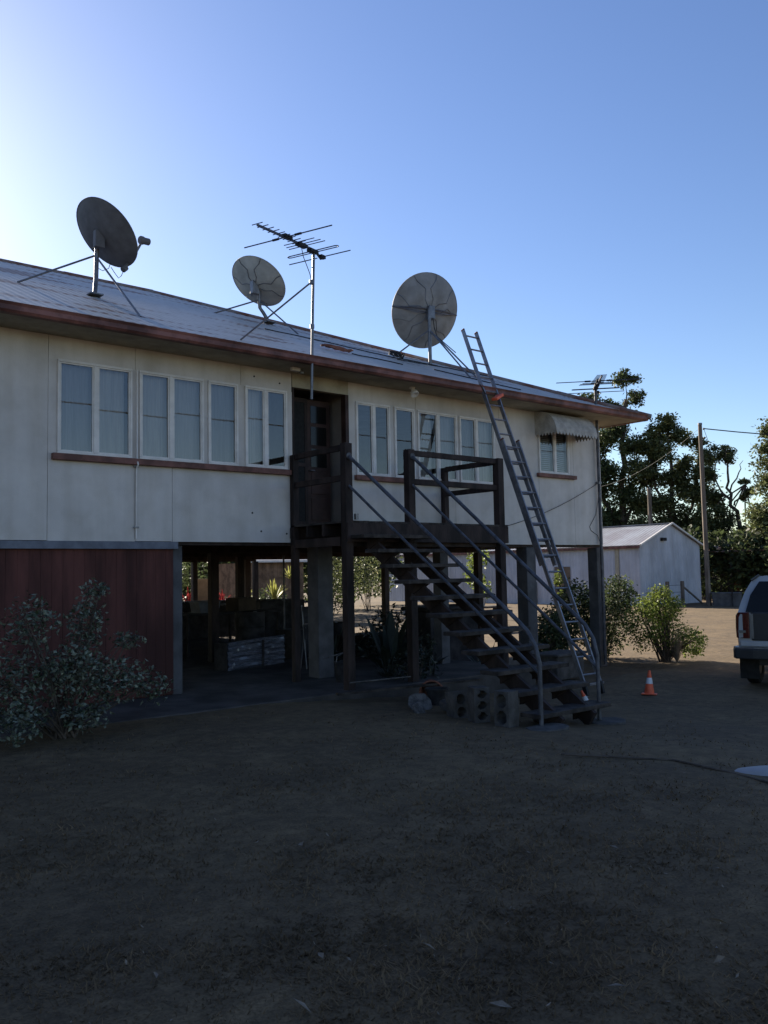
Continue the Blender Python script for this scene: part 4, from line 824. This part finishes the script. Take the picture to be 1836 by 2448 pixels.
tree('sparse_tree', 'sparse tree with bare curved branches right of the power pole', (54.8, 18.2, -.4),
     [((-1.1, 0, 9.4), .75), ((-.4, 0, 9.9), .6), ((.2, 0, 9.3), .5), ((-1.6, 0, 8.2), .7), ((.75, 0, 7.6), .42), ((1.2, 0, 6.9), .42), ((.8, 0, 6.6), .35), ((-1.6, 0, 6.6), .8), ((-1.4, 0, 5.4), .9), ((-.2, 0, 4.9), .9), ((.9, 0, 4.3), .8), ((-1.8, 0, 4.2), 1.1), ((-.4, 0, 3.6), 1.1), ((1.2, 0, 3.3), .9)],
     [(((.6, 0, 0), (.7, 0, 3.2), (.4, 0, 5.2), (.0, 0, 6.4), (-.1, 0, 7.6), (-.3, 0, 9.4)), .2), (((0, 0, 6.4), (-.6, 0, 7.0), (-1.1, 0, 8.8)), .1), (((.2, 0, 6), (.8, 0, 6.8), (1.0, 0, 7.6)), .07), (((0, 0, 7), (.5, 0, 8.2), (.9, 0, 9.0)), .06), (((.7, 0, 6.9), (1.3, 0, 7.8), (1.9, 0, 8.0)), .025)], M['leafB'], .2)
tree('dense_tree', 'dense olive-green tree at the right edge of the picture', (49.2, 11.6, -.4),
     [((-.2, 0, 10.5), 1.0), ((-.9, 0, 9.6), .9), ((-.9, 0, 8.7), .8), ((.4, 0, 9.2), 1.2), ((-.2, 0, 8.0), 1.1), ((-.7, 0, 7.2), .9), ((-.9, 0, 6.4), .9), ((.6, 0, 6.0), 1.3), ((-1.0, 0, 5.2), 1.1), ((.3, 0, 4.6), 1.3), ((-1.5, 0, 4.0), 1.1), ((-.3, 0, 3.4), 1.2), ((1.8, 0, 8), 1.6), ((2.0, 0, 5), 1.6), ((-2.2, 0, 3.3), .9), ((1.4, 0, 3.2), 1.3)],
     [(((.6, 0, 0), (.5, 0, 3.5), (.3, 0, 7), (.1, 0, 10)), .3), (((.5, 0, 3), (-.8, 0, 4), (-1.2, 0, 5)), .12), (((.4, 0, 4), (1.6, 0, 6), (1.9, 0, 8)), .15)], M['leafB'], .23)
for k, (x, y, h, lb) in enumerate([(50.5, 21.5, 3.6, 'rounded dark bush behind the shed ridge'), (46.6, 15.6, 4.4, 'dark bush filling the gap just right of the power pole'), (47.2, 12.6, 4.2, 'dark bush under the sparse tree, right of the pole'), (46.8, 10.2, 3.8, 'dark bush below the bright gap of sky'), (52.5, 8.6, 4.6, 'dark bush behind the car roof at the right edge'), (50.5, 27.5, 4.8, 'dark bush behind the shed, left of its ridge end')]):
    shrub('background_bush', lb, 'bush', (x, y, -.4), [((0, 0, h*.35), (1.7, 1.7, h*.36), 900), ((-.6, .5, h*.7), (1.2, 1.2, h*.28), 500), ((.7, -.5, h*.65), (1.2, 1.2, h*.3), 500)], M['leafA'], .36, 6, .5, .25)
for k, (x, y, h, lb) in enumerate([(20, 25.5, 4.2, 'dark bush behind the brown garden shed'), (17, 24, 4.4, 'dark bush in the far garden left of the brown shed'), (24, 25, 4.4, 'dark bush in the far garden right of the brown shed'), (28.5, 27, 4.6, 'dark bush at the left end of the pale shed'), (33, 30, 4.6, 'dark bush touching the rear of the pale shed'), (21.5, 31, 5, 'far dark bush on the left garden boundary')]):
    shrub('garden_bush', lb, 'bush', (x, y, 0), [((0, 0, h*.35), (2.2, 1.6, h*.36), 1000), ((-.9, .3, h*.66), (1.5, 1.2, h*.28), 500), ((1.0, -.3, h*.62), (1.5, 1.2, h*.28), 500)], M['leafA'], .34, 6, .5, .25)
# far wooded horizon
P = []
for k in range(260):
    a = R(-30)+R(170)*k/260+RN.uniform(-.01, .01); d = RN.uniform(150, 210); P.append(clump((d*math.cos(a), d*math.sin(a), RN.uniform(1, 4)), (5, 5, RN.uniform(2.5, 5)), 70, .3))
fw_ = obj('far_trees', leaves('far_trees', np.concatenate(P), 1.6, M['leafA'], .6, 0, .2)); fw_['kind'] = 'stuff'; tag(fw_, 'distant wooded skyline behind the yard', 'trees')

# ------------------------------------------------------------------ parked car
CA = thing('parked_car', 'white four-wheel-drive wagon parked at the right edge, rear towards us', 'car', (13.90, -4.55, -.35), R(18-90))
def loft(secs):
    mb = MB(); n = len(secs[0])
    for s in secs: mb.v += [tuple(p) for p in s]
    for k in range(len(secs)-1):
        for j in range(n-1): a = k*n+j; mb.f.append((a, a+1, a+n+1, a+n))
    mb.f.append(tuple(range(n))); mb.f.append(tuple(range((len(secs)-1)*n, len(secs)*n))[::-1]); return mb
def low(y, hw, z0, z1): return [(-hw+.06, y, z0), (-hw, y, z0+.12), (-hw-.015, y, (z0+z1)/2), (-hw, y, z1-.06), (-hw+.03, y, z1), (hw-.03, y, z1), (hw, y, z1-.06), (hw+.015, y, (z0+z1)/2), (hw, y, z0+.12), (hw-.06, y, z0)]
obj('body', loft([low(0, .80, .52, 1.2), low(.1, .85, .46, 1.22), low(1.2, .86, .42, 1.22), low(3.3, .86, .42, 1.18), low(4.3, .83, .45, 1.08), low(4.6, .72, .5, .98)]), M['carwhite'], CA, smooth=True, bevel=.015)
def gh(y0, y1):
    out = []
    for hw, z, t in ((.835, 1.215, 0), (.80, 1.36, .25), (.735, 1.55, .55), (.64, 1.72, .85), (.56, 1.80, 1)):
        out.append((hw, z, t))
    return out
prof = gh(0, 1)
def ghsec(yb, yt): return [(-hw, yb+(yt-yb)*t, z) for hw, z, t in prof]+[(hw, yb+(yt-yb)*t, z) for hw, z, t in reversed(prof)]
ghm = loft([ghsec(.04, .30), ghsec(.6, .75), ghsec(2.2, 2.1), ghsec(3.3, 2.55)])
obj('cabin', ghm, M['carwhite'], CA, smooth=True)
rwv = [(-.71, 1.225, .045), (-.64, 1.5, .14), (-.51, 1.72, .245), (.51, 1.72, .245), (.64, 1.5, .14), (.71, 1.225, .045)]
obj('rear_window', MB().face(*[(x, y-.035, z) for x, z, y in rwv]), M['carglass'], CA)
obj('roof_seal', MB().bar((-.63, .22, 1.735), (-.52, .30, 1.825), .02, .03), M['cardark'], CA)
obj('tailgate', MB().box((-.63, -.03, .765), (.63, .02, 1.225)), M['cardark'], CA, bevel=.02)
obj('tailgate_strip', MB().box((-.80, -.035, .67), (.80, .0, .755)), M['carwhite'], CA, bevel=.012)
bp = [(-.90, .22), (-.93, .02), (-.88, -.10), (-.6, -.14), (.6, -.14), (.88, -.10), (.93, .02), (.90, .22)]
bo = obj('rear_bumper', MB().prism([(x, y, .47) for x, y in bp], (0, 0, .17)), M['cardark'], CA, bevel=.02)
obj('bumper_step', MB().prism([(x*.99, y*.95+.003, .6405) for x, y in bp], (0, 0, .02)), M['galv'], bo)
for s in (-1, 1):
    tl = obj('tail_light', MB().prism([(s*.655, -.045, .80), (s*.655, -.045, 1.22), (s*.83, -.02, 1.22), (s*.875, .06, 1.17), (s*.885, .08, .98), (s*.875, .06, .80), (s*.83, -.025, .80)], (0, .08, 0)), M['redlens'], CA, bevel=.012)
    obj('clear_strip', MB().box((s*.61-.02, -.05, .80), (s*.61+.02, -.01, 1.2)), M['clearlens'], tl); obj('reversing_lens', MB().box((s*.77-.06, -.056, .89), (s*.77+.06, -.03, .93)), M['clearlens'], tl)
    obj('mud_flap', MB().box((s*.72-.15, .22, .12), (s*.72+.15, .235, .5)), M['rubber'], CA)
    obj('side_window', MB().face(*[(s*(hw+.012), y, z) for hw, y, z in ((.80, .9, 1.36), (.80, 2.9, 1.36), (.64, 2.5, 1.72), (.64, 1.0, 1.72))]), M['carglass'], CA)
    for yw in (.65, 3.5):
        Q = Matrix.Rotation(R(90), 3, 'Y'); wh = obj('wheel', MB().lathe([(.2, -.10), (.31, -.11), (.35, -.08), (.355, 0), (.35, .08), (.31, .11), (.2, .10)], 28, (s*.71, yw, .355), Q), M['rubber'], CA, smooth=True)
        obj('rim', MB().lathe([(0, s*.06), (.06, s*.07), (.18, s*.05), (.205, s*.095), (.205, -s*.09), (0, -s*.09)], 20, (s*.71, yw, .355), Q), M['galv'], wh)
obj('underbody', MB().box((-.6, .25, .34), (.6, 4.2, .5)), M['cardark'], CA)
obj('windscreen', MB().face((-.72, 3.22, 1.26), (.72, 3.22, 1.26), (.52, 2.62, 1.74), (-.52, 2.62, 1.74)), M['carglass'], CA)
